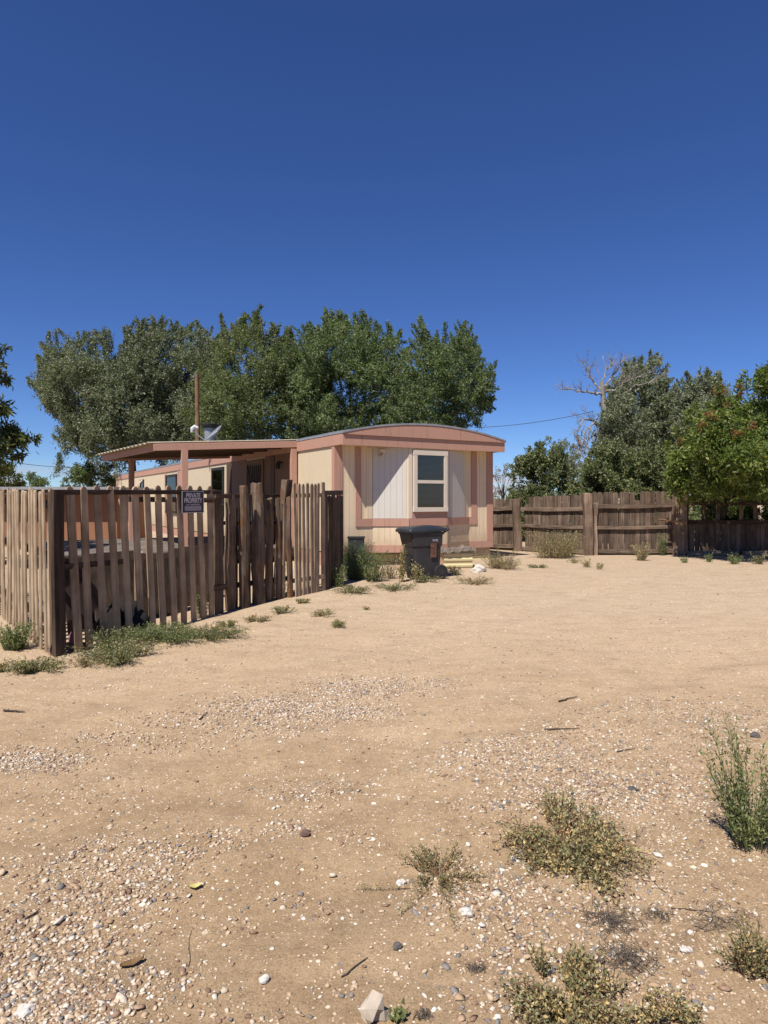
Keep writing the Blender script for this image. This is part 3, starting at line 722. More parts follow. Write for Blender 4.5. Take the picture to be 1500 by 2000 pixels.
# ------------------------------------------------------------------ the mobile home
ALPHA = math.atan2(.505, .863); C0 = Vector((-.96, 13.0, 0.0))
HW, HL, Z0, ZF = 3.92, 27.0, .42, 2.55
home = thing('mobile_home', 'tan and dusty pink mobile home with curved roof and bay window at its near end', 'mobile home', (C0.x, C0.y, 0), ALPHA)
PB_ = .35      # how far the bay stands out
BX = [(.16, 0), (.84, 0), (1.48, -PB_), (2.43, -PB_), (3.27, 0), (HW-.15, 0)]
def strip(mb, pts, z0, z1, off, th=.0):
    """vertical board following plan points pts, pushed out by off (towards -y), th thick"""
    n = len(pts)
    outer = [(x, y-off) for x, y in pts]; inner = [(x, y-off+th) for x, y in pts]
    for i in range(n-1):
        a, b, c, d = outer[i], outer[i+1], inner[i+1], inner[i]
        mb.add([(*a, z0), (*b, z0), (*c, z0), (*d, z0), (*a, z1), (*b, z1), (*c, z1), (*d, z1)],
               [(0,3,2,1),(4,5,6,7),(0,1,5,4),(2,3,7,6)] + ([(3,0,4,7)] if i == 0 else []) + ([(1,2,6,5)] if i == n-2 else []))
    return mb
plan = [(0, 0)] + BX[1:5] + [(HW, 0)]
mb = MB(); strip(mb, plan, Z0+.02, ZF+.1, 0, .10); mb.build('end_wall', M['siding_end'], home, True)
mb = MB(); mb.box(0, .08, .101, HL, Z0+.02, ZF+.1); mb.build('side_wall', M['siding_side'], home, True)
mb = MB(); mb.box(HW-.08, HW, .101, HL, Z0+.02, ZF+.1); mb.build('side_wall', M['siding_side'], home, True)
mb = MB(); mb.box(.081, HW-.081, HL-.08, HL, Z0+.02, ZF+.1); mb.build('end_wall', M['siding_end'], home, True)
mb = MB(); mb.box(.09, HW-.09, .3, HL-.1, Z0+.03, Z0+.1); mb.build('floor', M['brown_panel'], home, True)
# roof shell: arched section swept along the length
def roofz(x): return 2.795 + .245*(1-((x-HW/2)/(HW/2+.04))**2)
def arch(o): return [(-.04 + (HW+.08)*i/20) for i in range(21)]
OV = .41
mb = MB(); ringA = []
prof = [(x, roofz(x)) for x in arch(0)] 
for yy in (-OV-.038, HL+.05):
    ringA.append([(x, yy, z) for x, z in prof] + [(x, yy, z-.035) for x, z in reversed(prof)])
mb.loft(ringA); roof = mb.build('roof', M['roof_metal'], home, True)
mb = MB()
for k in range(1, 30):       # standing seams
    y = -OV + k*.92
    if y > HL: break
    mb.loft([[(x, y-.015, z+.003) for x, z in prof] + [(x, y-.015, z+.02) for x, z in reversed(prof)], [(x, y+.015, z+.003) for x, z in prof] + [(x, y+.015, z+.02) for x, z in reversed(prof)]])
mb.build('roof_seam', M['roof_metal'], roof, True)
# fascia of the near end: lower straight band and arched upper board
mb = MB(); mb.box(-.03, HW+.03, -OV, -OV+.03, ZF-.015, 2.735); mb.build('fascia_board', M['pink'], home, True)
mb = MB()
lo = [(x, 2.739) for x in arch(0)]; hi = [(x, max(2.742, roofz(x)-.037)) for x in arch(0)]
lo = [(min(max(x, -.028), HW+.028), z) for x, z in lo]; hi = [(min(max(x, -.028), HW+.028), z) for x, z in hi]
mb.loft([[(x, -OV-.028, z) for x, z in lo] + [(x, -OV-.028, z) for x, z in reversed(hi)], [(x, -OV+.02, z) for x, z in lo] + [(x, -OV+.02, z) for x, z in reversed(hi)]])
mb.build('arched_fascia', M['pink'], home, True)
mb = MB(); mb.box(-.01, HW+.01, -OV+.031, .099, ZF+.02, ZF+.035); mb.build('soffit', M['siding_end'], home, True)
mb = MB(); mb.box(-.033, -.003, -OV+.031, HL+.03, ZF-.005, 2.752); mb.build('fascia_board', M['pink'], home, True)
mb = MB(); mb.box(HW+.003, HW+.033, -OV+.031, HL+.03, ZF-.005, 2.752); mb.build('fascia_board', M['pink'], home, True)
# corner trims and vertical pink boards
mb = MB(); mb.box(-.022, -.002, -.022, .10, Z0+.02, ZF-.006); mb.box(-.0015, .155, -.022, -.002, Z0+.155, ZF-.006); mb.build('corner_trim', M['pink'], home, True)
mb = MB(); mb.box(HW-.15, HW+.02, -.022, -.002, Z0+.155, ZF-.006); mb.build('corner_trim', M['pink'], home, True)
for x0, x1 in ((.452, .578), (3.335, 3.49)):
    mb = MB(); mb.box(x0, x1, -.018, -.002, 1.112, ZF-.006); mb.build('vertical_trim', M['pink'], home, True)
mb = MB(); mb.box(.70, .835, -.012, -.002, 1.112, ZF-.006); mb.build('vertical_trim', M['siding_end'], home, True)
# belt board round the bay, in lengths; lower trim
def between(p, q, a, b): return [(p[0]+(q[0]-p[0])*a, p[1]+(q[1]-p[1])*a), (p[0]+(q[0]-p[0])*b, p[1]+(q[1]-p[1])*b)]
B = BX[1:5]
for pts in ([(.45, 0), B[0], B[1]], [(1.50, -PB_), (2.43, -PB_)], [(2.433, -PB_+.001), B[3], (3.49, 0)]):
    mb = MB(); strip(mb, pts, .955, 1.11, .022, .02); mb.build('belt_board', M['pink'], home, True)
for pts in ([(-.01, 0), B[0], B[1], (2.10, -PB_)], [(2.103, -PB_), B[2], between(B[2], B[3], .1, .2)[0]], [B[3], (HW+.02, 0)]):
    mb = MB(); strip(mb, pts, .425, .57, .022, .02); mb.build('lower_trim', M['pink'], home, True)
mb = MB(); strip(mb, between(B[2], B[3], .11, .995), .445, .60, .024, .022); mb.build('lower_trim', M['skirt_wood'], home, True)
# white panels on the slanted faces of the bay
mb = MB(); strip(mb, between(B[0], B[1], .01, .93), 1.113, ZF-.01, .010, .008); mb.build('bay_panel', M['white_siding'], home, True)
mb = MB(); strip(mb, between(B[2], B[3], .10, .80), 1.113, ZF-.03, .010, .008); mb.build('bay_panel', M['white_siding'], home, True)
mb = MB(); strip(mb, [(1.483, -PB_), (1.56, -PB_)], 1.113, ZF-.01, .016, .014); mb.build('bay_post', M['cream_frame'], home, True)
mb = MB(); strip(mb, between(B[2], B[3], .01, .085), 1.113, ZF-.03, .014, .012); mb.build('bay_post', M['cream_frame'], home, True)
mb = MB(); strip(mb, [(1.50, -PB_), (1.55, -PB_)], .60, .954, .014, .012); mb.build('bay_batten', M['cream_frame'], home, True)
mb = MB(); strip(mb, [(1.562, -PB_), (2.427, -PB_)], 1.113, 1.245, .012, .010); mb.build('sill_panel', M['pink'], home, True)
mb = MB(); strip(mb, between(B[2], B[3], .01, .07), .60, .954, .014, .012); mb.build('bay_batten', M['skirt_wood'], home, True)
# bay window
def window(parent, x0, x1, z0, z1, y, fr, mrail, slats=True, axis_='x', fmat='cream_frame', glass=True, curtain=False):
    """a window set on a wall; local wall plane y (axis_ x) or x = y (axis_ y)"""
    def bx(mb, a0, a1, d0, d1, c0, c1):
        return mb.box(a0, a1, y-d1, y-d0, c0, c1) if axis_ == 'x' else mb.box(y-d1, y-d0, a0, a1, c0, c1)
    mb = MB()
    bx(mb, x0, x1, .003, .006, z0, z1); w = mb.build('window', M['dark_in'], parent, True)
    mb = MB()
    bx(mb, x0-fr*.4, x1+fr*.4, .0065, .055, z1-fr, z1+.02); bx(mb, x0-fr*.4, x1+fr*.4, .0065, .062, z0-.03, z0+fr*.8)
    bx(mb, x0-fr*.3, x0+fr*.8, .0065, .052, z0+fr*.8, z1-fr); bx(mb, x1-fr*.8, x1+fr*.3, .0065, .052, z0+fr*.8, z1-fr)
    mb.build('window_frame', M[fmat], w, True)
    if mrail:
        mb = MB(); bx(mb, x0+fr*.82, x1-fr*.82, .0068, .047, mrail-.035, mrail+.03); mb.build('meeting_rail', M[fmat], w, True)
    if slats:
        mb = MB(); z = z0 + fr
        while z < z1-fr:
            bx(mb, x0+fr*.85, x1-fr*.85, .0075, .0165, z, z+.016); z += .024
        mb.build('blind', M['blind'], w, True)
    if curtain:
        mb = MB(); n = 14; rings = []
        for k, zz in enumerate((z0+fr, z1-fr)):
            pass
        for i in range(n):
            a0 = x0+fr + (x1-x0-2*fr)*i/n*.55; a1 = x0+fr + (x1-x0-2*fr)*(i+.7)/n*.55
            bx(mb, a0, a1, .008, .012 + .006*(i % 2), z0+fr, z1-fr)
        mb.build('curtain', M['curtain'], w, True)
    mb = MB(); bx(mb, x0+fr*.81, x1-fr*.81, .028, .032, z0+fr*.82, z1-fr*1.02); mb.build('pane', M['glass'], w, True)
    return w
window(home, 1.605, 2.39, 1.275, 2.475, -PB_, .075, 1.86, slats=True)
# outside lamp under the eave
lm = MB(); lm.box(.93, 1.05, -.17, -.06, 2.42, 2.50); lamp = lm.build('eave_lamp', M['cream_frame'], home, True)
lm = MB(); lm.tube([(.96, -.18, 2.42), (.93, -.21, 2.39), (.89, -.22, 2.375), (.85, -.23, 2.38)], [.02, .03, .03, .02], 8); lm.build('lamp_head', M['skirt_wood'], lamp, True)
# skirting below: ribbed cream metal, and the earth-stained tan strip at the right
def ribbed(mb, pts, z0, z1, off, ribs, depth):
    """horizontal-ribbed sheet along plan points"""
    rows = []
    n = ribs*4
    for i in range(n+1):
        z = z0 + (z1-z0)*i/n; d = off + depth*(1 if (i % 4) in (1, 2) else 0); rows.append((z, d))
    b = len(mb.v)
    for z, d in rows:
        for x, y in pts: mb.v.append((x, y-d, z))
    k = len(pts)
    for i in range(n):
        for j in range(k-1): mb.f.append((b+i*k+j, b+i*k+j+1, b+(i+1)*k+j+1, b+(i+1)*k+j))
    return mb
mb = MB(); ribbed(mb, [(.05, .12), (.9, .12), (1.7, .0)], .10, .415, .0, 3, .02); mb.build('skirting', M['cream_metal'], home, True)
mb = MB(); ribbed(mb, [(1.701, .0), (2.5, .0), (3.1, .12), (3.3, .12)], .10, .415, .0, 3, .02); mb.build('skirting', M['skirt_wood'], home, True)
mb = MB(); mb.box(2.72, HW-.02, .04, .07, .285, .42); mb.build('skirting', M['skirt_wood'], home, True)
mb = MB(); ribbed(mb, [(2.72, .06), (HW-.03, .06)], .12, .284, .0, 2, .015); mb.build('skirting', M['cream_metal'], home, True)
mb = MB(); mb.box(.0, .03, .14, HL-.1, .05, .415); mb.build('skirting', M['pink'], home, True)
# side wall: porch panels, door, windows, trims
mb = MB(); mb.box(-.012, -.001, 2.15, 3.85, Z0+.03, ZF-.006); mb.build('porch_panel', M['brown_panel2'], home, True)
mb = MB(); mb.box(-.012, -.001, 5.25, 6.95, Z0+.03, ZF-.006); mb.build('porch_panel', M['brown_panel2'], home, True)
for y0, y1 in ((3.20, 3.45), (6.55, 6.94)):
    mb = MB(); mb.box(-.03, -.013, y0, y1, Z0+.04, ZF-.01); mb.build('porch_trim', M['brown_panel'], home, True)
mb = MB(); mb.box(-.03, -.002, 3.92, 5.18, .47, 2.50); door = mb.build('door', M['brown_panel'], home, True)
mb = MB()
for a0, a1, c0, c1 in ((3.90, 4.0, .47, 2.48), (5.10, 5.20, .47, 2.48), (4.001, 5.099, 2.40, 2.48)): mb.box(-.055, -.031, a0, a1, c0, c1)
mb.build('door_frame', M['brown_panel2'], door, True)
mb = MB()
for k in range(7):
    a = 4.55; x = 4.05 + k*.165
    mb.bar((-.045, a + (x-a)*.12, 1.1), (-.045, x, 2.35), .012, .02)
mb.bar((-.042, 4.02, 1.08), (-.042, 5.08, 1.08), .02, .05)
mb.build('door_grille', M['rubber'], door, True)
mb = MB(); mb.tube([(-.05, 5.02, 1.25), (-.09, 5.02, 1.25), (-.10, 4.96, 1.25)], .012, 8); mb.build('handle', M['metal_grey'], door, True)
mb = MB(); mb.tube([(-.02, 2.72, 2.34), (-.10, 2.72, 2.36), (-.12, 2.72, 2.28), (-.12, 2.72, 2.20)], [.03, .03, .06, .05], 8); mb.build('porch_lamp', M['rubber'], home, True)
window(home, 7.25, 8.4, 1.05, 2.42, 0, .06, None, slats=False, axis_='y', fmat='rubber', curtain=True)
window(home, 13.0, 14.7, 1.0, 2.40, 0, .07, None, slats=False, axis_='y', fmat='rubber', curtain=True)
for y0, y1 in ((12.3, 12.9), (14.76, 15.0), (26.7, 27.0)):
    mb = MB(); mb.box(-.02, -.001, y0, y1, Z0+.02, ZF-.006); mb.build('vertical_trim', M['pink'], home, True)
window(home, 19.2, 19.9, 1.0, 2.36, 0, .06, None, slats=False, axis_='y', fmat='rubber')
mb = MB(); mb.bar((-.06, 19.3, 2.35), (-.09, 21.5, 2.0), .02, .09); mb.build('loose_trim', M['cream_frame'], home, True)
# roof vent pipe with a wide cap
fl = MB(); fx, fy = .62, 11.0; zr = roofz(fx)
fl.tube([(fx, fy, zr-.02), (fx, fy, zr+1.0)], .17, 18); flue = fl.build('roof_vent', M['metal_grey'], home, True)
fl = MB(); fl.tube([(fx, fy, zr+1.001), (fx, fy, zr+1.06), (fx, fy, zr+1.13), (fx, fy, zr+1.16)], [.20, .28, .30, .22], 18); fl.build('vent_cap', M['rubber'], flue, True)

def hl(x, y, z):   # house-local to world
    c, s = math.cos(ALPHA), math.sin(ALPHA)
    return Vector((C0.x + x*c - y*s, C0.y + x*s + y*c, z))

# ---- satellite dish on the roof
dc = W(419, 848, 20.0)
db = Vector((dc.x + .05, dc.y + .12, roofz(.6) - .01))
dish = thing('satellite_dish', 'grey satellite dish seen side on, on the roof beside the vent pipe', 'satellite dish', db)
ax_ = Vector((-.62, -.34, .70)).normalized(); s1 = ax_.orthogonal().normalized(); s2 = ax_.cross(s1)
R = .32
rings = []
for sgn, off in ((1, 0), (-1, -.012)):
    for k in (range(7) if sgn > 0 else reversed(range(7))):
        r = R*k/6 + .004; rings.append([dc + (s1*math.cos(a) + s2*math.sin(a))*r + ax_*(.24*(r/R)**2*R + off - .02) for a in [2*math.pi*j/24 for j in range(24)]])
mb = MB(); mb.loft(rings, False); mb.build('reflector', M['metal_grey'], dish, smooth=True)
mb = MB(); mb.tube([db, db + Vector((0, 0, .42)), dc - ax_*.03], .025, 8); mb.build('mast', M['metal_grey'], dish)
a0 = dc - Vector((.20, .05, .24)); ft = W(379, 840, 19.9)
mb = MB(); mb.tube([dc - ax_*.02 - Vector((.02, 0, .10)), a0, a0.lerp(ft, .6) + Vector((0, 0, -.05)), ft], .018, 8); mb.build('arm', M['metal_grey'], dish)
mb = MB(); mb.tube([ft + Vector((-.06, 0, -.07)), ft + Vector((-.05, 0, .04)), ft + Vector((.02, 0, .10)), ft + Vector((.12, 0, .06))], [.04, .065, .065, .04], 10); mb.build('receiver', M['white_plastic'], dish)

# ---- porch: tin awning on pink posts
A = hl(0, 1.83, 2.79); A2 = hl(-.04, 6.4, 2.79)
Bn = Vector((-4.516, 13.04, 2.60)); Cf = Vector((-7.06, 16.6, 2.60))
porch = thing('porch_awning', 'corrugated tin porch awning on dusty pink posts against the side of the mobile home', 'awning', (Bn.x, Bn.y, .47))
def quad(a, b, s, t): # A->A2 along the house (s), out to B..C (t)
    return (A.lerp(A2, s)).lerp(Bn.lerp(Cf, s), t)
n = 120; rows = []
for i in range(n+1):
    s = i/n; z = .018*math.sin(i*math.pi*2/8)
    rows.append([quad(0, 0, s, t) + Vector((0, 0, z + .012)) for t in (-.0, .5, 1.035)])
mb = MB(); b0 = 0
for r in rows: mb.v.extend([tuple(p) for p in r])
nv = len(mb.v)
for r in rows: mb.v.extend([(p.x, p.y, p.z-.006) for p in r])
for i in range(n):
    for j in range(2):
        a = i*3+j; mb.f.append((a, a+1, a+4, a+3)); mb.f.append((nv+a, nv+a+3, nv+a+4, nv+a+1))
    a = i*3+2; mb.f.append((a, nv+a, nv+a+3, a+3))
for j in range(2): mb.f.append((j, nv+j, nv+j+1, j+1)); a = n*3+j; mb.f.append((a, a+1, nv+a+1, nv+a))
mb.build('tin_roof', M['tin'], porch)
def beam(name, a, b, w, h, mat): mb = MB(); mb.bar(a, b, w, h, ch=.004); return mb.build(name, mat, porch)
dz = Vector((0, 0, -.085))
beam('front_beam', quad(0,0,.0,.01)+dz, quad(0,0,.0,1.0)+dz, .04, .135, M['pink'])
beam('outer_beam', quad(0,0,.03,.985)+dz, quad(0,0,1.0,.985)+dz, .04, .135, M['pink'])
beam('back_beam', quad(0,0,1.0,.02)+dz, quad(0,0,1.0,.97)+dz, .04, .135, M['pink'])
for s in (.2, .4, .6, .8): beam('rafter', quad(0,0,s,.01)+dz, quad(0,0,s,.975)+dz, .04, .10, M['brown_panel'])
tri = MB(); p1, p2, p3 = quad(0,0,0.002,1.0)+Vector((0,0,-.03)), quad(0,0,0.002,1.0)+Vector((0,0,-.155)), quad(0,0,.10,1.0)+Vector((0,0,-.155))
def post(px, py, z0, z1, w=.115, d=.09):
    mb = MB(); mb.bar((px, py, z0), (px, py, z1), w, d, up=(TFx, TFy, 0), ch=.005); return mb.build('post', M['pink'], porch)
TFx, TFy = .505, -.863
post(-4.0, 13.34, .30, 2.49, .125, .10); post(-6.26, 16.5, .30, 2.49, .125, .10)
pw = hl(-.10, 1.85, 0); post(pw.x, pw.y, .30, 2.60, .13, .10)
mb = MB(); mb.bar((-6.26, 16.5, .5), (-6.75, 17.0, 1.5), .05, .09); mb.build('brace', M['pink'], porch)

# ---- wooden deck under the awning
dk0 = hl(0, 1.75, 0)
deck = thing('porch_deck', 'weathered grey wooden deck beneath the awning, seen through the pickets', 'deck', (dk0.x, dk0.y, .16), ALPHA)
INV[deck.name] = (Vector((C0.x, C0.y, 0)), ALPHA)
deck.location = (C0.x, C0.y, 0)
mb = MB()
for k in range(34):
    y = 1.75 + k*.145
    mb.box(-4.75, -.12, y, y+.135, .435 + .002*(k % 2), .472 + .003*(k % 3))
mb.build('deck_boards', M['deck'], deck, True)
mb = MB(); mb.box(-4.72, -.12, 1.70, 1.748, .27, .45); mb.build('front_joist', M['dark_rail'], deck, True)
mb = MB(); mb.box(-4.76, -4.71, 1.75, 6.7, .27, .434); mb.build('end_joist', M['dark_rail'], deck, True)
mb = MB(); mb.box(-4.7, -.14, 1.90, 1.92, .12, .40); mb.build('skirt_board', M['old_plank'], deck, True)
for x in (-4.6, -3.2, -1.8, -.4):
    mb = MB(); mb.box(x, x+.1, 1.76, 1.86, .05, .434); mb.build('leg', M['old_plank'], deck, True)
deck_rail = MB(); deck_rail.box(-3.0, -2.2, 2.4, 2.5, .474, .52); 

# ---- terracotta shed behind the left fence
sb = W(228, 1068, 18.7); 
shed = thing('garden_shed', 'low terracotta shed with a pale flat roof, left of the mobile home', 'shed', (-9.2, 18.9, .16))
mb = MB(); mb.box(-10.9, -7.52, 18.75, 21.2, .10, 1.72); mb.build('wall', M['terracotta'], shed)
mb = MB(); mb.box(-11.2, -7.40, 18.25, 21.4, 1.765, 1.84); mb.build('roof', M['roof_metal'], shed)
mb = MB(); mb.box(-11.1, -7.45, 18.30, 18.36, 1.62, 1.763); mb.build('roof_beam', M['old_plank'], shed)

# ------------------------------------------------------------------ junk behind the front fence
def junk(ub, vb, back): 
    p = G(ub, vb) - NF*back; p.z = float(gz(p.x, p.y)); return p
p = junk(205, 1212, 0)
jp = MB(); board_mb(jp, p + Vector((0, 0, -.01)), p + Vector((0, 0, .72)) - NF*.15, TF, .60, .02, 'rough', .004, 7, None, 3)
tag(jp.build('wood_panel', M['brown_panel2']), 'brown plywood sheet leaning in the shade behind the broad pickets', 'plywood')
def lump(name, mat, c, rx, ry, rz, seed, label, cat, n=3, rough=.25, group=None):
    rd = np.random.default_rng(seed); v, f = IV.copy(), [tuple(x) for x in IF]
    v = [tuple(x) for x in v]
    for _ in range(n):
        cache = {}; nf_ = []
        def midp(a, b):
            k = (min(a, b), max(a, b))
            if k not in cache:
                m_ = (np.array(v[a]) + np.array(v[b]))/2; m_ /= np.linalg.norm(m_); v.append(tuple(m_)); cache[k] = len(v)-1
            return cache[k]
        for a, b, c_ in f:
            x, y, z = midp(a, b), midp(b, c_), midp(c_, a); nf_ += [(a, x, z), (b, y, x), (c_, z, y), (x, y, z)]
        f = nf_
    V = np.array(v); k1 = rd.normal(size=(6, 3))*2.0; ph = rd.uniform(0, 6, 6)
    r = 1 + rough*sum(np.sin(V @ k1[i]*(1 + i*.5) + ph[i])/(1 + i*.6) for i in range(6))*.5
    V = V*r[:, None]*np.array([rx, ry, rz]); V[:, 2] = np.maximum(V[:, 2], -rz*.45)
    mb = MB(); mb.add(V + np.array([c[0], c[1], c[2] + rz*.42]), f)
    o = mb.build(name, M[mat], smooth=(name != 'rock')); tag(o, label, cat, group); return o
for ub_, vb_, bk, w_, h_, lab in ((245, 1218, 0, .80, .85, 'weathered dark plywood sheet leaning behind the middle broad pickets'), (180, 1228, 0, .62, .80, 'dark plywood offcut standing behind the first broad pickets'), (318, 1204, 0, .85, .72, 'dark weathered board propped below the porch deck, left of the sign'), (388, 1180, 0, .7, .80, 'dark board propped behind the last broad pickets below the sign')):
    p = junk(ub_, vb_, bk); jp = MB(); board_mb(jp, p + Vector((0, 0, -.01)), p + Vector((0, 0, h_)) - NF*.18, TF, w_, .02, 'rough', .004, 7, None, int(ub_))
    tag(jp.build('wood_panel', M['old_plank']), lab, 'plywood')
p = junk(232, 1240, .0); lump('rubbish_bag', 'bag', p, .26, .18, .26, 5, 'black rubbish bag slumped behind the broad pickets beside the plywood sheet', 'bag')
p = junk(157, 1262, .10); lump('cloth', 'pink_cloth', p, .045, .04, .10, 9, 'crumpled pink cloth lying behind the first broad picket', 'cloth')
p = junk(330, 1225, .5)
jp = MB(); board_mb(jp, p, p + Vector((0, 0, .85)), TF, .10, .05, 'rough', .004, 7, None, 13)
tag(jp.build('fence_stub', M['picket']), 'old wooden stub standing behind the broad pickets, left of the sign', 'post')
p = junk(300, 1230, .9)
jp = MB(); jp.bar(p + Vector((-.5, -.1, .06)), p + Vector((.55, .6, .06)), .18, .12, ch=.01)
tag(jp.build('timber', M['timber']), 'grey squared timber lying on the ground behind the broad pickets', 'timber')

# ------------------------------------------------------------------ wheelie bin
bp = G(822, 1133); bz = float(gz(bp.x, bp.y))
BR = math.radians(180 + 22)      # front (local +x) looks to the left
wb = thing('wheelie_bin', 'charcoal wheelie bin with a dark hinged lid standing in weeds before the bay window', 'bin', (bp.x + .03, bp.y + .25, bz), BR)
def rrect(hx, hy, r, z, cx=0, k=4):
    out = []
    for qx, qy, a0 in ((1, 1, 0), (-1, 1, 90), (-1, -1, 180), (1, -1, 270)):
        for i in range(k+1):
            a = math.radians(a0 + 90*i/k); out.append((cx + qx*(hx-r) + r*math.cos(a), qy*(hy-r) + r*math.sin(a), z))
    return out
mb = MB(); mb.loft([rrect(.24, .22, .06, .02, -.02), rrect(.25, .23, .06, .06, -.02), rrect(.285, .265, .06, .58, .0), rrect(.30, .28, .05, .60, .0), rrect(.325, .30, .05, .80, .02), rrect(.345, .315, .05, .805, .02), rrect(.345, .315, .05, .85, .02)])
body = mb.build('body', M['bin_body'], wb, True); wb.scale = (.93, .93, .96)
mb = MB(); mb.box(.285, .30, -.15, .15, .14, .42); mb.build('front_recess', M['black_plastic'], body, True)
lr = [rrect(.375, .335, .06, .853, .035), rrect(.38, .34, .06, .885, .035), rrect(.36, .32, .06, .915, .035), rrect(.28, .24, .08, .945, .02), rrect(.15, .12, .07, .955, .0)]
lr = [[(x, y, z + (-.035*(x) )) for x, y, z in r] for r in lr]
mb = MB(); mb.loft(lr); lid = mb.build('lid', M['bin_lid'], wb, True)
mb = MB(); mb.box(.40, .43, -.12, .12, .845, .868); mb.build('lid_grip', M['bin_lid'], lid, True)
mb = MB(); mb.tube([(-.30, -.27, .83), (-.41, -.27, .88), (-.43, -.26, .89), (-.43, .26, .89), (-.41, .27, .88), (-.30, .27, .83)], .018, 8); mb.build('handle', M['black_plastic'], wb, True)
for s in (-1, 1):
    mb = MB(); y = s*.27
    mb.tube([(-.26, y-.035, .135), (-.26, y-.03, .135), (-.26, y+.03, .135), (-.26, y+.035, .135)], [.115, .13, .13, .115], 20); wh = mb.build('wheel', M['rubber'], wb, True)
    mb = MB(); mb.tube([(-.26, y-.042, .135), (-.26, y+.042, .135)], .06, 14); mb.build('hub', M['bin_body'], wh, True)
mb = MB(); mb.tube([(-.26, -.24, .135), (-.26, .24, .135)], .014, 8); mb.build('axle', M['metal_grey'], wb, True)
mb = MB(); mb.box(-.16, -.04, .2845, .293, .40, .66); 
mb.v = [(x, y + (z-.40)*.055 - .006 + .0, z) for x, y, z in mb.v]
mb.build('sticker', M['rust'], wb, True)
tw = text_mesh('lettering', 'WM', .065, M['sign_panel'], wb, (-.12, .318, .70), .001, 1.0)
tw.rotation_euler = (math.radians(90), 0, math.radians(180))

# ---- cream ribbed metal box with a crumpled tarp
cbp = G(895, 1111)
crt = thing('metal_box', 'low cream box of ribbed sheet metal beside the bin under the bay', 'metal box', (cbp.x, cbp.y + .12, cbp.z), ALPHA*.35)
mb = MB(); ribbed(mb, [(-.28, 0), (.30, 0)], .0, .35, .0, 3, .02); mb.build('front_sheet', M['cream_metal'], crt, True)
mb = MB(); mb.box(-.28, .30, .003, .36, .0, .345); mb.build('body', M['skirt_wood'], crt, True)
tv = MB(); N1, N2 = 22, 14; rd = random.Random(4)
hts = [[.352 + .014*math.sin(i*1.1 + j*.7) + rd.uniform(0, .022) + (.04*math.exp(-((i-16)/2.5)**2)) for j in range(N2)] for i in range(N1)]
for i in range(N1):
    for j in range(N2):
        x = -.36 + .72*i/(N1-1) + rd.uniform(-.01, .01); y = -.07 + .42*j/(N2-1); z = hts[i][j]
        if j == 0: z -= .05 + rd.uniform(0, .02)
        tv.v.append((x, y, z + .012))
nb = len(tv.v); tv.v += [(x, y, z-.008) for x, y, z in tv.v]
for i in range(N1-1):
    for j in range(N2-1):
        a = i*N2+j; tv.f.append((a, a+N2, a+N2+1, a+1)); tv.f.append((nb+a, nb+a+1, nb+a+N2+1, nb+a+N2))
for i in range(N1-1):
    for j in (0, N2-1):
        a = i*N2+j; q = (a, nb+a, nb+a+N2, a+N2); tv.f.append(q if j == 0 else q[::-1])
tp = thing('tarp', 'crumpled pale brown tarp thrown over the cream ribbed box', 'tarp', (cbp.x, cbp.y + .12, cbp.z), ALPHA*.35)
tv.build('sheet', M['tarp'], tp, True)

# ---- dark crate between the bush and the wall
dp = W(695, 1061, 12.75)
mb = MB()
cx, cy = dp.x, 12.95; cz = .14
kb = thing('plastic_crate', 'black rectangular plastic tub standing behind the feathery bush at the end wall', 'tub', (cx, cy, cz))
mb.loft([[(cx+x*.13, cy+y*.09, z) for x, y in ((-1,-1),(1,-1),(1,1),(-1,1))] if z < .3 else [(cx+x*.155, cy+y*.10, z) for x, y in ((-1,-1),(1,-1),(1,1),(-1,1))] for z in (.50, .74)])
mb.build('body', M['black_plastic'], kb)
mb = MB(); mb.box(cx-.11, cx+.11, cy-.07, cy+.07, cz-.05, .499); mb.build('stand', M['old_plank'], kb)
mb = MB(); mb.box(cx-.17, cx+.17, cy-.115, cy+.115, .741, .775); mb.build('rim', M['black_plastic'], kb)

# ------------------------------------------------------------------ right-hand board fence
FP = [Vector((2.55, 18.05, 0)), Vector((3.45, 17.3, 0)), Vector((4.87, 15.95, 0)), Vector((7.08, 16.05, 0)), Vector((11.2, 16.5, 0))]
rf = thing('board_fence', 'sunlit weathered board fence with rails and stout posts right of the mobile home', 'fence', (FP[2].x, FP[2].y, .16))
def panel(parent, a, b, top0, top1, bw, gap=0.0, skip=(), low=(), bottom=.12, name='board'):
    d = fence_dir(a, b); Lh = (Vector((b.x-a.x, b.y-a.y, 0))).length; n = max(1, int(Lh/bw)); st = Lh/n
    nn = Vector((d.y, -d.x, 0))
    for i in range(n):
        if i in skip: continue
        t = (i+.5)/n; p = a.lerp(b, t); h = top0 + (top1-top0)*t + random.uniform(-.012, .012)
        if i in low: h -= random.uniform(.1, .2)
        lean = random.uniform(-.012, .012)
        mb = MB(); board_mb(mb, (p.x - nn.x*.03, p.y - nn.y*.03, bottom + random.uniform(0, .04)), (p.x - nn.x*.03 + d.x*lean, p.y - nn.y*.03 + d.y*lean, h), d, st - gap - random.uniform(.002, .012), .018, 'dog', .003, 5, None, int(p.x*1000))
        mb.build(name, M['fence_board'], parent)
def rail(parent, a, b, z0, z1, h=.085, mat='rail', off=.025):
    d = fence_dir(a, b); nn = Vector((d.y, -d.x, 0)); mb = MB()
    pa = Vector((a.x, a.y, z0)) + nn*off; pb = Vector((b.x, b.y, z1)) + nn*off; pm = (pa+pb)/2 + Vector((0, 0, -.02))
    mb.bar(pa, pm, .04, h, ch=.005); mb.bar(pm, pb, .04, h, ch=.005); mb.build('rail', M[mat], parent)
panel(rf, FP[0], FP[1], 1.53, 1.53, .115)
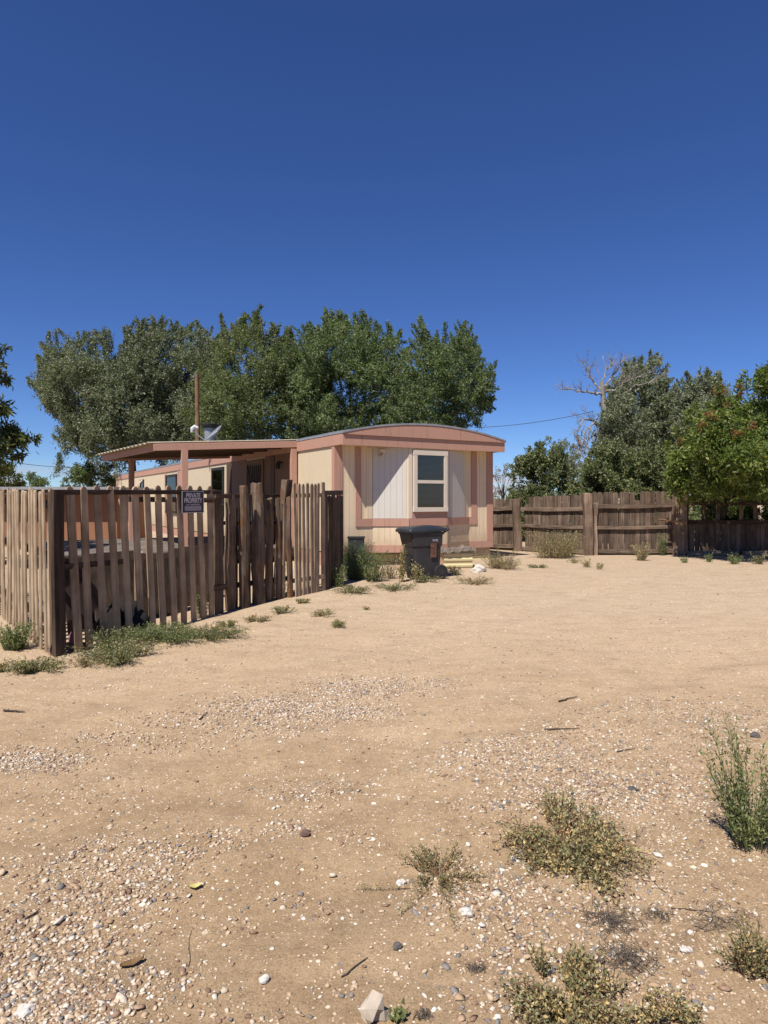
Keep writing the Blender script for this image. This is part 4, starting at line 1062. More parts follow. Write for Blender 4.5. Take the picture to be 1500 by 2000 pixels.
panel(rf, FP[1], FP[2], 1.55, 1.61, .115, skip=(1,), low=(2,))
panel(rf, FP[2], FP[3], 1.66, 1.70, .125, skip=(0,), low=(9,))
for (a, b, z) in ((FP[0], FP[1], (1.24, 1.27, .80, .82, .28)), (FP[1], FP[2], (1.25, 1.27, .83, .82, .24)), (FP[2], FP[3], (1.33, 1.36, .82, .84, .26))):
    rail(rf, a, b, z[0], z[1], .10); rail(rf, a, b, z[2], z[3], .08); rail(rf, a, b, z[4], z[4], .10)
def rpost(p, h, w, seed, lean=0):
    mb = MB(); base = Vector((p.x, p.y - .08, .05)); board_mb(mb, base, base + Vector((lean, 0, h)), (1, 0, 0), w, w*.85, 'rough', .012, 9, w*.92, seed); return mb.build('post', M['post'], rf)
rpost(FP[1], 1.46, .20, 1, -.02); rpost(FP[2], 1.60, .20, 2, -.03); rpost(FP[2] + Vector((.17, .05, 0)), 1.36, .10, 4, .03); rpost(FP[3], 1.70, .30, 3, .01)
rs = thing('board_fence', 'shaded broken fence under the leafy tree, low boards with spaced pickets above', 'fence', (9.0, 16.3, .16))
panel(rs, FP[3] + Vector((.2, .05, 0)), FP[4], .92, .95, .13)
for k, t in enumerate((.06, .17, .26, .40, .50, .60, .71, .82, .93)):
    p = FP[3].lerp(FP[4], t); mb = MB(); board_mb(mb, (p.x, p.y+.06, .15), (p.x + random.uniform(-.04, .04), p.y+.06, 1.72 + random.uniform(-.12, .1)), (1, .1, 0), .10, .02, 'dog', .003, 5, None, 300+k); mb.build('picket', M['fence_board'], rs)
rail(rs, FP[3], FP[4], .95, .97, .10, 'dark_rail', .03); rail(rs, FP[3], FP[4], 1.40, 1.42, .08, 'dark_rail', -.02)
mb = MB(); q0 = W(1286, 1015, 15.7); q1 = W(1340, 1021, 15.75); mb.tube([q0, q0.lerp(q1, .5) + Vector((0, 0, .012)), q1], [.02, .025, .03], 8)
tag(mb.build('stick', M['pole']), 'broken stick lodged across the stout fence post at the tree edge', 'stick')
for k, (u0, v0, u1, v1, lab) in enumerate([(1340, 1077, 1440, 1075, 'long bleached timber at the foot of the shaded fence, beginning at the stout post'), (1452, 1076, 1530, 1077, 'bleached timber lying at the foot of the shaded fence, farther right than the long one'), (1343, 1083, 1432, 1082, 'thin bleached timber lying in front of the long one by the stout fence post')]):
    a = W(u0, v0, 15.9 - .15*(k == 2)); b = W(u1, v1, 16.0 - .15*(k == 2)); a.z = b.z = .215 if k < 2 else .19
    mb = MB(); mb.bar(a, b, .12 if k < 2 else .07, .10 if k < 2 else .05, ch=.008)
    tag(mb.build('timber', M['timber']), lab, 'timber', 'timbers along the shaded fence')

# ------------------------------------------------------------------ pole and cables
pb_ = Vector(((386-750)/F*25, 25, .16)); pt_ = W(384.5, 732, 25)
mb = MB(); mb.tube([pb_, pb_.lerp(pt_, .5) + Vector((.02, 0, 0)), pt_], [.10, .085, .075], 12)
tag(mb.build('utility_pole', M['pole']), 'bare brown wooden pole standing before the trees behind the porch', 'pole')
def cable(a, b, sag, label):
    mb = MB(); pts = [a.lerp(b, t) + Vector((0, 0, -sag*4*t*(1-t))) for t in [i/16 for i in range(17)]]
    mb.tube(pts, .016, 5); tag(mb.build('power_line', M['cable']), label, 'cable', 'overhead power lines')
cable(W(926, 835, 40), W(1160, 803, 36), .18, 'overhead cable sloping up to the bleached dead tree, right of the mobile home')
cable(W(-20, 896, 38), W(150, 914, 46), .1, 'overhead cable crossing the sky between the leaves at the far left')

# ------------------------------------------------------------------ trees
def inpoly(u, v, poly):
    c = np.zeros(u.shape, bool); n = len(poly)
    for i in range(n):
        (x0, y0), (x1, y1) = poly[i], poly[(i+1) % n]
        m_ = ((y0 > v) != (y1 > v)); c ^= m_ & (u < (x1-x0)*(v-y0)/((y1-y0) if y1 != y0 else 1e-9) + x0)
    return c
def polydist(u, v, poly):
    d = np.full(u.shape, 1e9); n = len(poly)
    for i in range(n):
        a = np.array(poly[i], float); b = np.array(poly[(i+1) % n], float); ab = b-a
        t = np.clip(((u-a[0])*ab[0] + (v-a[1])*ab[1])/(ab@ab + 1e-9), 0, 1)
        d = np.minimum(d, np.hypot(u - a[0] - t*ab[0], v - a[1] - t*ab[1]))
    return d
def crown_blobs(poly, D, depth, rpx, nb, seed):
    """clump centres scattered through a crown volume of the given outline, distance and depth"""
    rg = np.random.default_rng(seed); P = np.array(poly, float); pts = []
    u0, v0 = P.min(0); u1, v1 = P.max(0); tries = 0
    while len(pts) < nb and tries < 40000:
        tries += 1; u = rg.uniform(u0, u1); v = rg.uniform(v0, v1)
        if not inpoly(np.array(u), np.array(v), poly): continue
        e = float(polydist(np.array(u), np.array(v), poly)); r = rpx*rg.uniform(.6, 1.25)
        if e < .35*r: continue
        r = min(r, max(e*1.25, rpx*.35))
        half = depth*min(1, e/(rpx*2.2) + .2); d = D + rg.uniform(-half, half)
        if pts and min(math.hypot(u-q[0], v-q[1]) + abs(d-q[2])*F/D*.6 for q in pts) < r*.42: continue
        pts.append((u, v, d, r))
    out = []
    for u, v, d, r in pts:
        p = W(u, v, d); out.append((np.array(p), r/F*D))
    return out
def leaf_cloud(blobs, per_m2, leaf, aspect, twig, nleaf, up, droop=0.0, flat=1.0, seed=0):
    rg = np.random.default_rng(seed); parts = []
    for c, r in blobs:
        nt_ = max(4, int(per_m2*r*r/nleaf*12.6)); d = norm(rg.normal(size=(nt_, 3)))
        rad = np.maximum(r - twig*.42, r*.3)*(rg.uniform(.1, 1, (nt_, 1))**.55); base = c + d*rad*np.array([1, 1, flat])
        td = norm(d*.75 + np.array([0, 0, up]) + rg.normal(size=(nt_, 3))*.45)
        ln = twig*rg.uniform(.45, 1.25, (nt_, 1)) * np.minimum(1, r/.8)
        s = np.linspace(.05, 1, nleaf)[None, :, None] + rg.uniform(-.04, .04, (nt_, nleaf, 1))
        pos = base[:, None] + td[:, None]*ln[:, None]*s - np.array([0, 0, 1])*droop*(s**2)*ln[:, None]
        pos = pos + rg.normal(size=pos.shape)*leaf*.35
        sd = norm(rg.normal(size=(nt_, nleaf, 3))); ax = norm(td[:, None]*.6 + sd*.9 - np.array([0, 0, .25 + droop*.4]))
        L_ = leaf*rg.uniform(.6, 1.3, nt_*nleaf)
        parts.append(leaf_quads(pos.reshape(-1, 3), ax.reshape(-1, 3), L_, L_*aspect))
    return merge(parts)
def sprays(lines, D, leaf, aspect, seed, dens=1.0, dep=None):
    """leafy shoots: each line (u0, v0, u1, v1, r) runs from inside the crown to its tip"""
    rg = np.random.default_rng(seed); lp = []; tp = []
    for u0, v0, u1, v1, r in lines:
        dd = rg.uniform(-.8, .8) if dep is None else rg.uniform(-1.0, .35)*dep; a = np.array(W(u0, v0, D+dd)); b = np.array(W(u1, v1, D+dd+rg.uniform(-.3, .3))); R_ = r/F*D
        Ln = np.linalg.norm(b-a); n = int(Ln/leaf*26*dens*max(.5, R_/.22)); t = rg.uniform(0, 1, (n, 1))**.9
        bend = np.array([rg.normal()*.08, 0, rg.normal()*.05])*Ln
        pos = a + (b-a)*t + bend*np.sin(t*3.14) + rg.normal(size=(n, 3))*R_*(.95 - .72*t)*.5
        ax = norm((b-a)/Ln*.6 + norm(rg.normal(size=(n, 3)))*.9 - np.array([0, 0, .15])); L_ = leaf*rg.uniform(.6, 1.25, n)
        lp.append(leaf_quads(pos, ax, L_, L_*aspect))
        q = np.linspace(0, 1, 6)[:, None]; tp.append(a + (b-a)*q*.95 + bend*np.sin(q*3.14))
    return merge(lp), np.array(tp)
def edge_lines(poly, n, seed, l0, l1, r, top):
    rg = np.random.default_rng(seed); P = np.array(poly, float); Q = np.roll(P, -1, 0); ln = np.hypot(*(Q-P).T); c = P.mean(0); out = []
    while len(out) < n:
        i = rg.choice(len(P), p=ln/ln.sum()); t = rg.uniform(); e = P[i] + (Q[i]-P[i])*t
        if e[1] > top: continue
        o = e - c; o /= np.hypot(*o) + 1e-9; d = o*.7 + np.array([0, -.75]) + rg.normal(size=2)*.35; d /= np.hypot(*d)
        L_ = rg.uniform(l0, l1); a = e - d*L_*.75; b = e + d*L_*.45; out.append((a[0], a[1], b[0], b[1], r*rg.uniform(.6, 1.2)))
    return out
def inner_lines(poly, n, seed, l0, l1, r, up=.8):
    rg = np.random.default_rng(seed); P = np.array(poly, float); lo, hi = P.min(0), P.max(0); c = P.mean(0); out = []; tries = 0
    while len(out) < n and tries < 20000:
        tries += 1; e = rg.uniform(lo, hi)
        if not inpoly(np.array(e[0]), np.array(e[1]), poly): continue
        o = (e - c)/(np.hypot(*(e-c)) + 1e-9); d = o*.55 + np.array([0, -up]) + rg.normal(size=2)*.35; d /= np.hypot(*d)
        L_ = rg.uniform(l0, l1); out.append((e[0]-d[0]*L_*.7, e[1]-d[1]*L_*.7, e[0]+d[0]*L_*.3, e[1]+d[1]*L_*.3, r*rg.uniform(.6, 1.25)))
    return out
def limbs_mb(base, blobs, r0, seed, nlimb=14, split=.35):
    rd = random.Random(seed); mb = MB(); base = Vector(base)
    cs = [(Vector(c), r) for c, r in blobs]; ctr = sum((c for c, r in cs), Vector())/len(cs)
    topz = max(c.z for c, r in cs)
    tr = [base]; N = 8
    for i in range(1, N+1):
        t = i/N; p = base.lerp(Vector((ctr.x, ctr.y, base.z + (topz-base.z)*.72)), t); p += Vector((rd.uniform(-1, 1), rd.uniform(-1, 1), 0))*.02*(topz-base.z)*t; tr.append(p)
    mb.tube(tr, [r0*(1-.8*i/N) for i in range(N+1)], 9)
    for c, r in rd.sample(cs, min(nlimb, len(cs))):
        k = max(1, min(N-1, int(N*(split + .5*max(0, (c.z-base.z)/(topz-base.z+.01))*rd.uniform(.4, .9))))); s = tr[k]
        if c.z < s.z + .1: k = max(1, k-2); s = tr[k]
        m1 = s.lerp(c, .5) + Vector((rd.uniform(-.2, .2), rd.uniform(-.2, .2), .12*(c-s).length)); rr = r0*(1-.8*k/N)*.36
        pts = [s.lerp(m1, t/4).lerp(m1.lerp(c, t/4), t/4) for t in range(5)]
        mb.tube(pts, [rr, rr*.8, rr*.6, rr*.4, rr*.18], 6)
        for _ in range(3):
            e = c + Vector((rd.uniform(-1, 1), rd.uniform(-1, 1), rd.uniform(-.3, 1)))*r*.9
            mb.tube([pts[3], pts[3].lerp(e, .5) + Vector((0, 0, .08)), e], [rr*.4, rr*.22, rr*.06], 5)
    return mb
def tree(name, label, poly, D, depth, rpx, nb, base_u, r0, mat, leaf, per, twig=.7, nleaf=14, up=.35, droop=0, aspect=.5, seed=1, extra=(), group=None, flat=1.0, nlimb=16, bark='bark', cat='tree', bd=0.0, spr=(), nedge=0, etop=800, el=(22, 46), er=9, inner=0, il=(30, 70), ir=8, iup=.8):
    blobs = crown_blobs(poly, D, depth, rpx, nb, seed)
    for (u, v, r, dd) in extra:
        blobs.append((np.array(W(u, v, D+dd)), r/F*D))
    bx_ = (base_u-750)/F*D; bzz = float(gz(bx_, D+bd))
    t = thing(name, label, cat, (bx_, D+bd, bzz), 0, group)
    limbs_mb((bx_, D+bd, bzz-.1), blobs, r0, seed, nlimb).build('trunk', M[bark], t)
    v, f = leaf_cloud(blobs, per, leaf, aspect, twig, nleaf, up, droop, flat, seed+50)
    lines = list(spr) + (edge_lines(poly, nedge, seed+9, el[0], el[1], er, etop) if nedge else [])
    if lines:
        sv, tw_ = sprays(lines, D, leaf, aspect, seed+77); v, f = merge([(v, f), sv])
        if inner:
            si, ti = sprays(inner_lines(poly, inner, seed+13, il[0], il[1], ir, iup), D, leaf, aspect, seed+78, .8, depth); v, f = merge([(v, f), si]); tw_ = np.concatenate([tw_, ti])
        tv_, tf_ = tubes(tw_, np.full(len(tw_), .016)); tag(np_mesh('shoots', tv_, tf_, M[bark], t), None, None, None, 'stuff')
    np_mesh('crown', v, f, M[mat], t)
    return t, blobs
GT = 'trees behind the mobile home'
def shoot(u, vt, vb, r=9):
    k = max(2, int((vb-vt)/(r*1.1))); return [(u + random.uniform(-3, 3), vt + (vb-vt)*i/(k-1), r*(.45 + .55*i/(k-1)), random.uniform(-.4, .4)) for i in range(k)]
def shoots(*a): return sum((shoot(*x) for x in a), [])
tree('elm_tree', 'broad dark grey-green tree at the left with drooping sprays, behind the porch', [(55,745),(78,722),(95,690),(88,660),(125,655),(165,662),(190,655),(240,668),(262,640),(290,636),(330,640),(350,655),(385,630),(410,650),(440,700),(430,800),(400,880),(330,900),(250,900),(215,905),(150,880),(118,900),(105,870),(125,820),(90,790),(80,760)],
     39, 4.5, 30, 200, 255, .32, 'elm_dark', .125, 115, .6, 14, .2, .25, .5, 11, (), GT, nlimb=24, spr=[(296.0, 660, 284.0, 632, 15.0), (386.2, 660, 383.8, 626, 13.5), (156.4, 690, 163.6, 655, 15.0), (64.8, 752, 55.2, 748, 12.0), (115.0, 925, 115.0, 885, 13.5), (105.2, 930, 114.8, 900, 9.0)], nedge=60, etop=830, inner=170, il=(26, 64), ir=9)
tree('elm_tree', 'bright green tree behind the brown pole and roof vent with thin upright shoots', [(375,790),(395,720),(420,690),(440,650),(470,640),(500,628),(520,650),(560,655),(600,690),(640,760),(640,880),(520,890),(420,890),(370,880),(360,830)],
     29, 3.2, 27, 150, 500, .14, 'elm_light', .095, 150, .5, 14, .5, 0, .5, 21, (), GT, spr=[(443.0, 700, 431.0, 614, 13.5), (481.2, 690, 478.8, 612, 15.0), (503.4, 690, 510.6, 596, 12.0), (539.8, 690, 530.2, 632, 12.0), (560.0, 690, 560.0, 640, 12.0), (455.2, 700, 464.8, 640, 13.5)], nedge=60, etop=830, inner=170, il=(26, 64), ir=9)
tree('elm_tree', 'tall green tree behind the middle of the roof with two arching tops', [(545,720),(575,660),(605,650),(625,640),(640,620),(665,622),(690,632),(715,622),(735,650),(765,645),(790,690),(815,740),(815,880),(600,880),(545,840)],
     28, 3.2, 28, 160, 690, .15, 'elm', .095, 150, .5, 14, .45, .05, .5, 31, (), GT, spr=[(646.0, 680, 634.0, 608, 16.5), (709.2, 690, 706.8, 606, 15.0), (726.4, 690, 733.6, 628, 15.0), (766.8, 690, 757.2, 630, 13.5), (660.0, 650, 660.0, 610, 13.5), (600.2, 700, 609.8, 645, 13.5)], nedge=60, etop=830, inner=170, il=(26, 64), ir=9)
tree('elm_tree', 'loose grey-green tree rising above the right end of the roof with leaning sprays', [(760,770),(785,700),(805,670),(825,630),(842,660),(870,668),(900,642),(922,655),(928,690),(925,715),(962,718),(964,745),(952,785),(925,822),(900,850),(860,870),(755,870)],
     25, 2.8, 27, 130, 830, .13, 'elm', .085, 135, .5, 14, .4, .05, .5, 41, (), GT, spr=[(832.0, 700, 820.0, 616, 13.5), (871.2, 700, 868.8, 632, 13.5), (901.4, 690, 908.6, 628, 13.5), (924.8, 700, 915.2, 650, 12.0), (958.0, 750, 958.0, 712, 12.0), (840.2, 720, 849.8, 660, 13.5)], nedge=60, etop=830, inner=170, il=(26, 64), ir=9)
# left edge
tree('ash_tree', 'drooping long-leaved tree reaching in at the left edge of the view', [(-160,560),(-60,600),(-8,685),(2,720),(-2,760),(18,790),(28,822),(70,852),(55,868),(20,872),(6,895),(45,885),(42,900),(5,912),(0,935),(-90,950),(-160,900)],
     13, 1.3, 20, 130, -110, .16, 'ash', .14, 330, .28, 12, -.05, .45, .3, 51, [(5,735,11,0),(12,740,8,.1),(8,800,14,0),(25,845,14,0),(45,856,12,.1),(62,860,8,0),(20,835,12,0),(8,870,12,0),(28,893,9,.1),(40,888,7,0),(4,685,6,0)], None)
GL = 'low trees beyond the left fence'
tree('shrub_tree', 'rounded olive shrub beyond the left fence under the drooping leaves', [(-60,970),(-40,920),(0,905),(20,902),(40,915),(48,940),(45,970)], 32, 1.6, 16, 26, 5, .12, 'ash', .12, 190, .5, 12, .2, 0, .5, 61, (), GL)
tree('shrub_tree', 'small leafy shrub beside the olive one, just before the gap of open sky', [(38,970),(42,932),(60,918),(75,922),(93,938),(90,950),(84,970)], 34, 1.2, 11, 18, 65, .08, 'elm', .11, 170, .45, 12, .2, 0, .5, 62, [(88,938,6,0),(92,945,5,0)], GL)
tree('shrub_tree', 'dark shrub standing between the gap of sky and the far end of the mobile home', [(112,970),(120,940),(130,918),(158,905),(200,900),(232,895),(240,930),(235,970)], 41, 1.6, 15, 30, 175, .12, 'elm', .12, 190, .5, 12, .2, 0, .5, 63, (), GL)
# right side
GR = 'trees beyond the board fence'
tree('broad_tree', 'dark tree behind the bleached dead tree, its top bare-tipped', [(1185,780),(1205,745),(1225,715),(1250,712),(1262,700),(1285,697),(1300,712),(1298,742),(1318,760),(1330,800),(1335,900),(1300,960),(1190,960),(1170,900),(1165,850)], 36, 3, 25, 105, 1245, .3, 'far_leaf', .13, 130, .6, 13, .25, .15, .5, 71, (), GR, nedge=24, etop=800, el=(18, 36), er=8, inner=70, il=(18, 44), ir=8)
tree('broad_tree', 'ivy-dark foliage wrapped in front of the trunk of the bleached dead tree', [(1150,960),(1158,900),(1166,830),(1172,795),(1186,768),(1205,752),(1228,752),(1262,780),(1290,830),(1290,960)], 31, 1.4, 20, 70, 1225, .18, 'far_leaf', .11, 140, .45, 13, .2, .15, .5, 76, (), GR)
tree('broad_tree', 'rounded dusty green tree between the dark tree and the orange-tinged one', [(1312,790),(1325,755),(1350,735),(1372,728),(1400,738),(1418,760),(1425,820),(1400,900),(1330,930)], 32, 2.5, 24, 75, 1370, .25, 'far_leaf', .12, 190, .55, 13, .25, .1, .5, 72, (), GR, nedge=20, etop=800, el=(16, 32), er=8, inner=50, il=(18, 40), ir=8)
tree('shrub_tree', 'small grey leafless-looking tree just right of the mobile home corner', [(955,990),(958,925),(968,905),(988,900),(1004,915),(1012,950),(1010,990)], 34, 1.2, 13, 22, 985, .1, 'grey_leaf', .10, 45, .6, 10, .3, 0, .4, 73, (), GR, nlimb=20)
tree('shrub_tree', 'leaning grey-green tuft of foliage at the foot of the dead tree, against the sky', [(1053,842),(1075,833),(1100,850),(1128,872),(1140,930),(1100,930),(1085,880),(1070,865)], 30, 1.2, 14, 22, 1110, .08, 'far_leaf', .10, 110, .6, 12, .1, .2, .45, 74, (), GR)
GH = 'bushes along the back of the board fence'
tree('hedge_bush', 'dark bush above the board fence nearest the mobile home', [(975,1050),(995,950),(1003,918),(1022,888),(1055,872),(1092,878),(1112,905),(1120,1050)], 22, 1.5, 22, 75, 1060, .1, 'hedge', .085, 420, .32, 13, .3, 0, .5, 81, (), GH, cat='bush', spr=[(1022.0, 940, 1010.0, 893, 9.0), (1031.2, 930, 1028.8, 885, 10.5), (1051.4, 910, 1058.6, 872, 12.0)], nedge=20, etop=930, el=(14, 30), er=8, inner=60, il=(18, 40), ir=8)
tree('hedge_bush', 'dense dark bush above the middle fence post below the dead tree', [(1105,1050),(1105,945),(1138,918),(1165,872),(1205,868),(1235,890),(1235,1050)], 21, 1.5, 22, 75, 1170, .1, 'hedge', .085, 420, .32, 13, .3, 0, .5, 82, (), GH, cat='bush', nedge=20, etop=900, el=(14, 30), er=8, inner=60, il=(18, 40), ir=8)
tree('hedge_bush', 'leafy bush above the tallest fence boards beside the orange-tinged tree', [(1220,1050),(1225,905),(1250,870),(1290,868),(1325,885),(1345,930),(1340,1050)], 20, 1.5, 22, 75, 1285, .1, 'hedge', .085, 420, .32, 13, .3, 0, .5, 83, (), GH, cat='bush', nedge=20, etop=900, el=(14, 30), er=8, inner=60, il=(18, 40), ir=8)
tree('hedge_bush', 'distant bush in the dip below the hanging dead twigs', [(1075,1050),(1080,930),(1105,905),(1140,900),(1170,915),(1180,1050)], 29, 1.4, 18, 50, 1125, .08, 'far_leaf', .10, 150, .35, 13, .25, 0, .5, 87, (), GH, cat='bush', nedge=12, etop=930, el=(12, 24), er=7, inner=30, il=(16, 34), ir=7)
tree('hedge_bush', 'dark bush behind the spaced pickets of the shaded fence stretch', [(1330,1060),(1330,900),(1400,880),(1460,900),(1470,1060)], 19.5, 1.4, 24, 80, 1400, .1, 'hedge', .085, 420, .32, 13, .3, 0, .5, 84, (), GH, cat='bush')
tree('hedge_bush', 'low leafy growth crowding the pickets of the shaded fence', [(1345,1060),(1350,975),(1400,945),(1500,935),(1640,935),(1660,1060)], 17.9, .8, 22, 60, 1480, .06, 'heaven', .095, 360, .32, 13, .2, 0, .45, 86, (), GH, cat='bush')
tree('hedge_bush', 'dark bush at the right edge behind the shaded fence stretch', [(1450,1060),(1455,900),(1520,870),(1640,880),(1660,1060)], 19.5, 1.4, 24, 80, 1550, .1, 'hedge', .085, 420, .32, 13, .3, 0, .5, 85, (), GH, cat='bush')
hv, hb = tree('broad_tree', 'leafy green tree with orange seed clusters hanging over the fence at the right', [(1620,640),(1540,680),(1492,712),(1470,722),(1455,745),(1440,765),(1395,770),(1375,795),(1345,820),(1335,850),(1312,880),(1305,930),(1318,965),(1345,975),(1400,965),(1440,985),(1500,960),(1640,980)],
     15.2, 2.1, 34, 120, 1450, .10, 'heaven', .105, 360, .48, 16, .05, .45, .36, 91, [(1330,950,18,-.6),(1320,935,14,-.7),(1310,925,12,-.6),(1490,728,14,0)], None, nlimb=22, bd=1.6, nedge=44, etop=980, el=(26, 60), er=13)
sc_bl = []
for u, v, r, d_ in ((1402,762,19,15),(1448,760,15,15),(1390,812,17,13.6),(1372,832,15,13.6),(1440,850,15,13.4),(1328,862,12,14.2),(1470,830,13,13.6),(1485,765,12,14.6),(1420,790,12,14)): sc_bl.append((np.array(W(u, v, d_)), r/F*d_))
for c_, r_ in sc_bl:
    v, f = leaf_cloud([(c_, r_)], 420, .05, .5, .14, 12, -.1, .5, 1.0, int(c_[0]*100)); o_ = np_mesh('seed_cluster', v, f, M['seed'], hv)
# lighter vine sprays are left as part of the crown; dead tree
def dead_tree():
    D = 33; rd = random.Random(5); b = W(1190, 990, D); b.z = .1
    t = thing('dead_tree', 'bleached bare dead tree with twisted branches and hanging twigs above the bushes', 'tree', b)
    mb = MB(); tw = []
    def limb(pts, r0, r1, grow=11, ln=1.2):
        P = [W(u, v + (18 if v < 760 else 0), D + dd) if not isinstance(v, Vector) else v for (u, v, dd) in pts]; n = len(P)
        Q = []
        for i in range(n-1):
            for k in range(4):
                s = k/4; Q.append(P[i].lerp(P[i+1], s) + Vector((rd.uniform(-.05, .05), rd.uniform(-.05, .05), rd.uniform(-.05, .05))))
        Q.append(P[-1]); m = len(Q)
        mb.tube(Q, [r0 + (r1-r0)*i/(m-1) for i in range(m)], 7)
        for _ in range(grow):
            i = rd.randint(m//4, m-1); twig(Q[i], (Q[min(i+1, m-1)] - Q[max(i-1, 0)]).normalized(), rd.uniform(.45, 1)*ln*.62, r1*.6 + .008, 2)
    def twig(p, d, ln, r, lev):
        pts = [p]; q = p.copy(); dd = (d + Vector((rd.uniform(-1, 1), rd.uniform(-1, 1), rd.uniform(-.5, .9)))*.9).normalized()
        for k in range(4):
            dd = (dd + Vector((rd.uniform(-1, 1), rd.uniform(-1, 1), rd.uniform(-.8, .8)))*.28).normalized(); q = q + dd*ln/4; pts.append(q.copy())
        mb.tube(pts, [r, r*.8, r*.6, r*.45, r*.25], 4)
        if lev > 0:
            for k in range(4): twig(pts[rd.randint(1, 4)], dd, ln*.55, r*.5, lev-1)
    mb.tube([b, W(1192, 900, D), W(1186, 840, D), W(1180, 800, D), W(1178, 770, D), W(1175, 745, D)], [.24, .20, .17, .14, .12, .10], 10)
    limb([(1178,772,0),(1160,750,-.3),(1135,745,-.5),(1110,742,-.6)], 0.068, 0.022)
    limb([(1176,748,0),(1160,728,.2),(1148,712,.2),(1143,695,.2)], 0.060, 0.019)
    limb([(1176,745,0),(1190,725,.2),(1205,705,.3),(1215,688,.3)], 0.060, 0.019)
    limb([(1180,765,0),(1200,745,-.3),(1225,725,-.6),(1255,714,-.8)], 0.068, 0.022)
    limb([(1182,790,0),(1215,755,-.8),(1240,735,-1),(1270,730,-1.2),(1300,708,-1.4)], 0.060, 0.019, 5)
    limb([(1176,745,0),(1178,725,0),(1185,705,0),(1192,698,0)], 0.053, 0.019)
    limb([(1180,840,0),(1160,822,-.5),(1140,820,-.8),(1130,838,-.9),(1126,860,-1)], 0.068, 0.022)
    limb([(1182,838,0),(1160,828,-1),(1145,840,-1.2),(1138,870,-1.3),(1133,905,-1.3)], 0.053, 0.015)
    mb.build('trunk', M['deadwood'], t)
    mb = MB()
    for _ in range(70):   # dry hanging twigs
        u = rd.choice([rd.gauss(1130, 14), rd.gauss(1165, 16), rd.gauss(1190, 10)]); v = rd.uniform(835, 900) if u < 1150 else rd.uniform(810, 880)
        p = W(u, v, D - 1.2 + rd.uniform(-.5, .8)); q = p.copy(); pts = [p]
        for k in range(4): q = q + Vector((rd.uniform(-.16, .16), rd.uniform(-.1, .1), rd.uniform(-.36, -.05))); pts.append(q.copy())
        mb.tube(pts, [.026, .022, .018, .013, .008], 4)
        for k in range(3):
            p2 = pts[rd.randint(1, 4)]; e = p2 + Vector((rd.uniform(-.3, .3), rd.uniform(-.1, .1), rd.uniform(-.4, .05))); mb.tube([p2, p2.lerp(e, .5) + Vector((0, 0, .03)), e], [.014, .011, .006], 3)
    mb.build('hanging_twigs', M['deadwood'], t)
dead_tree()

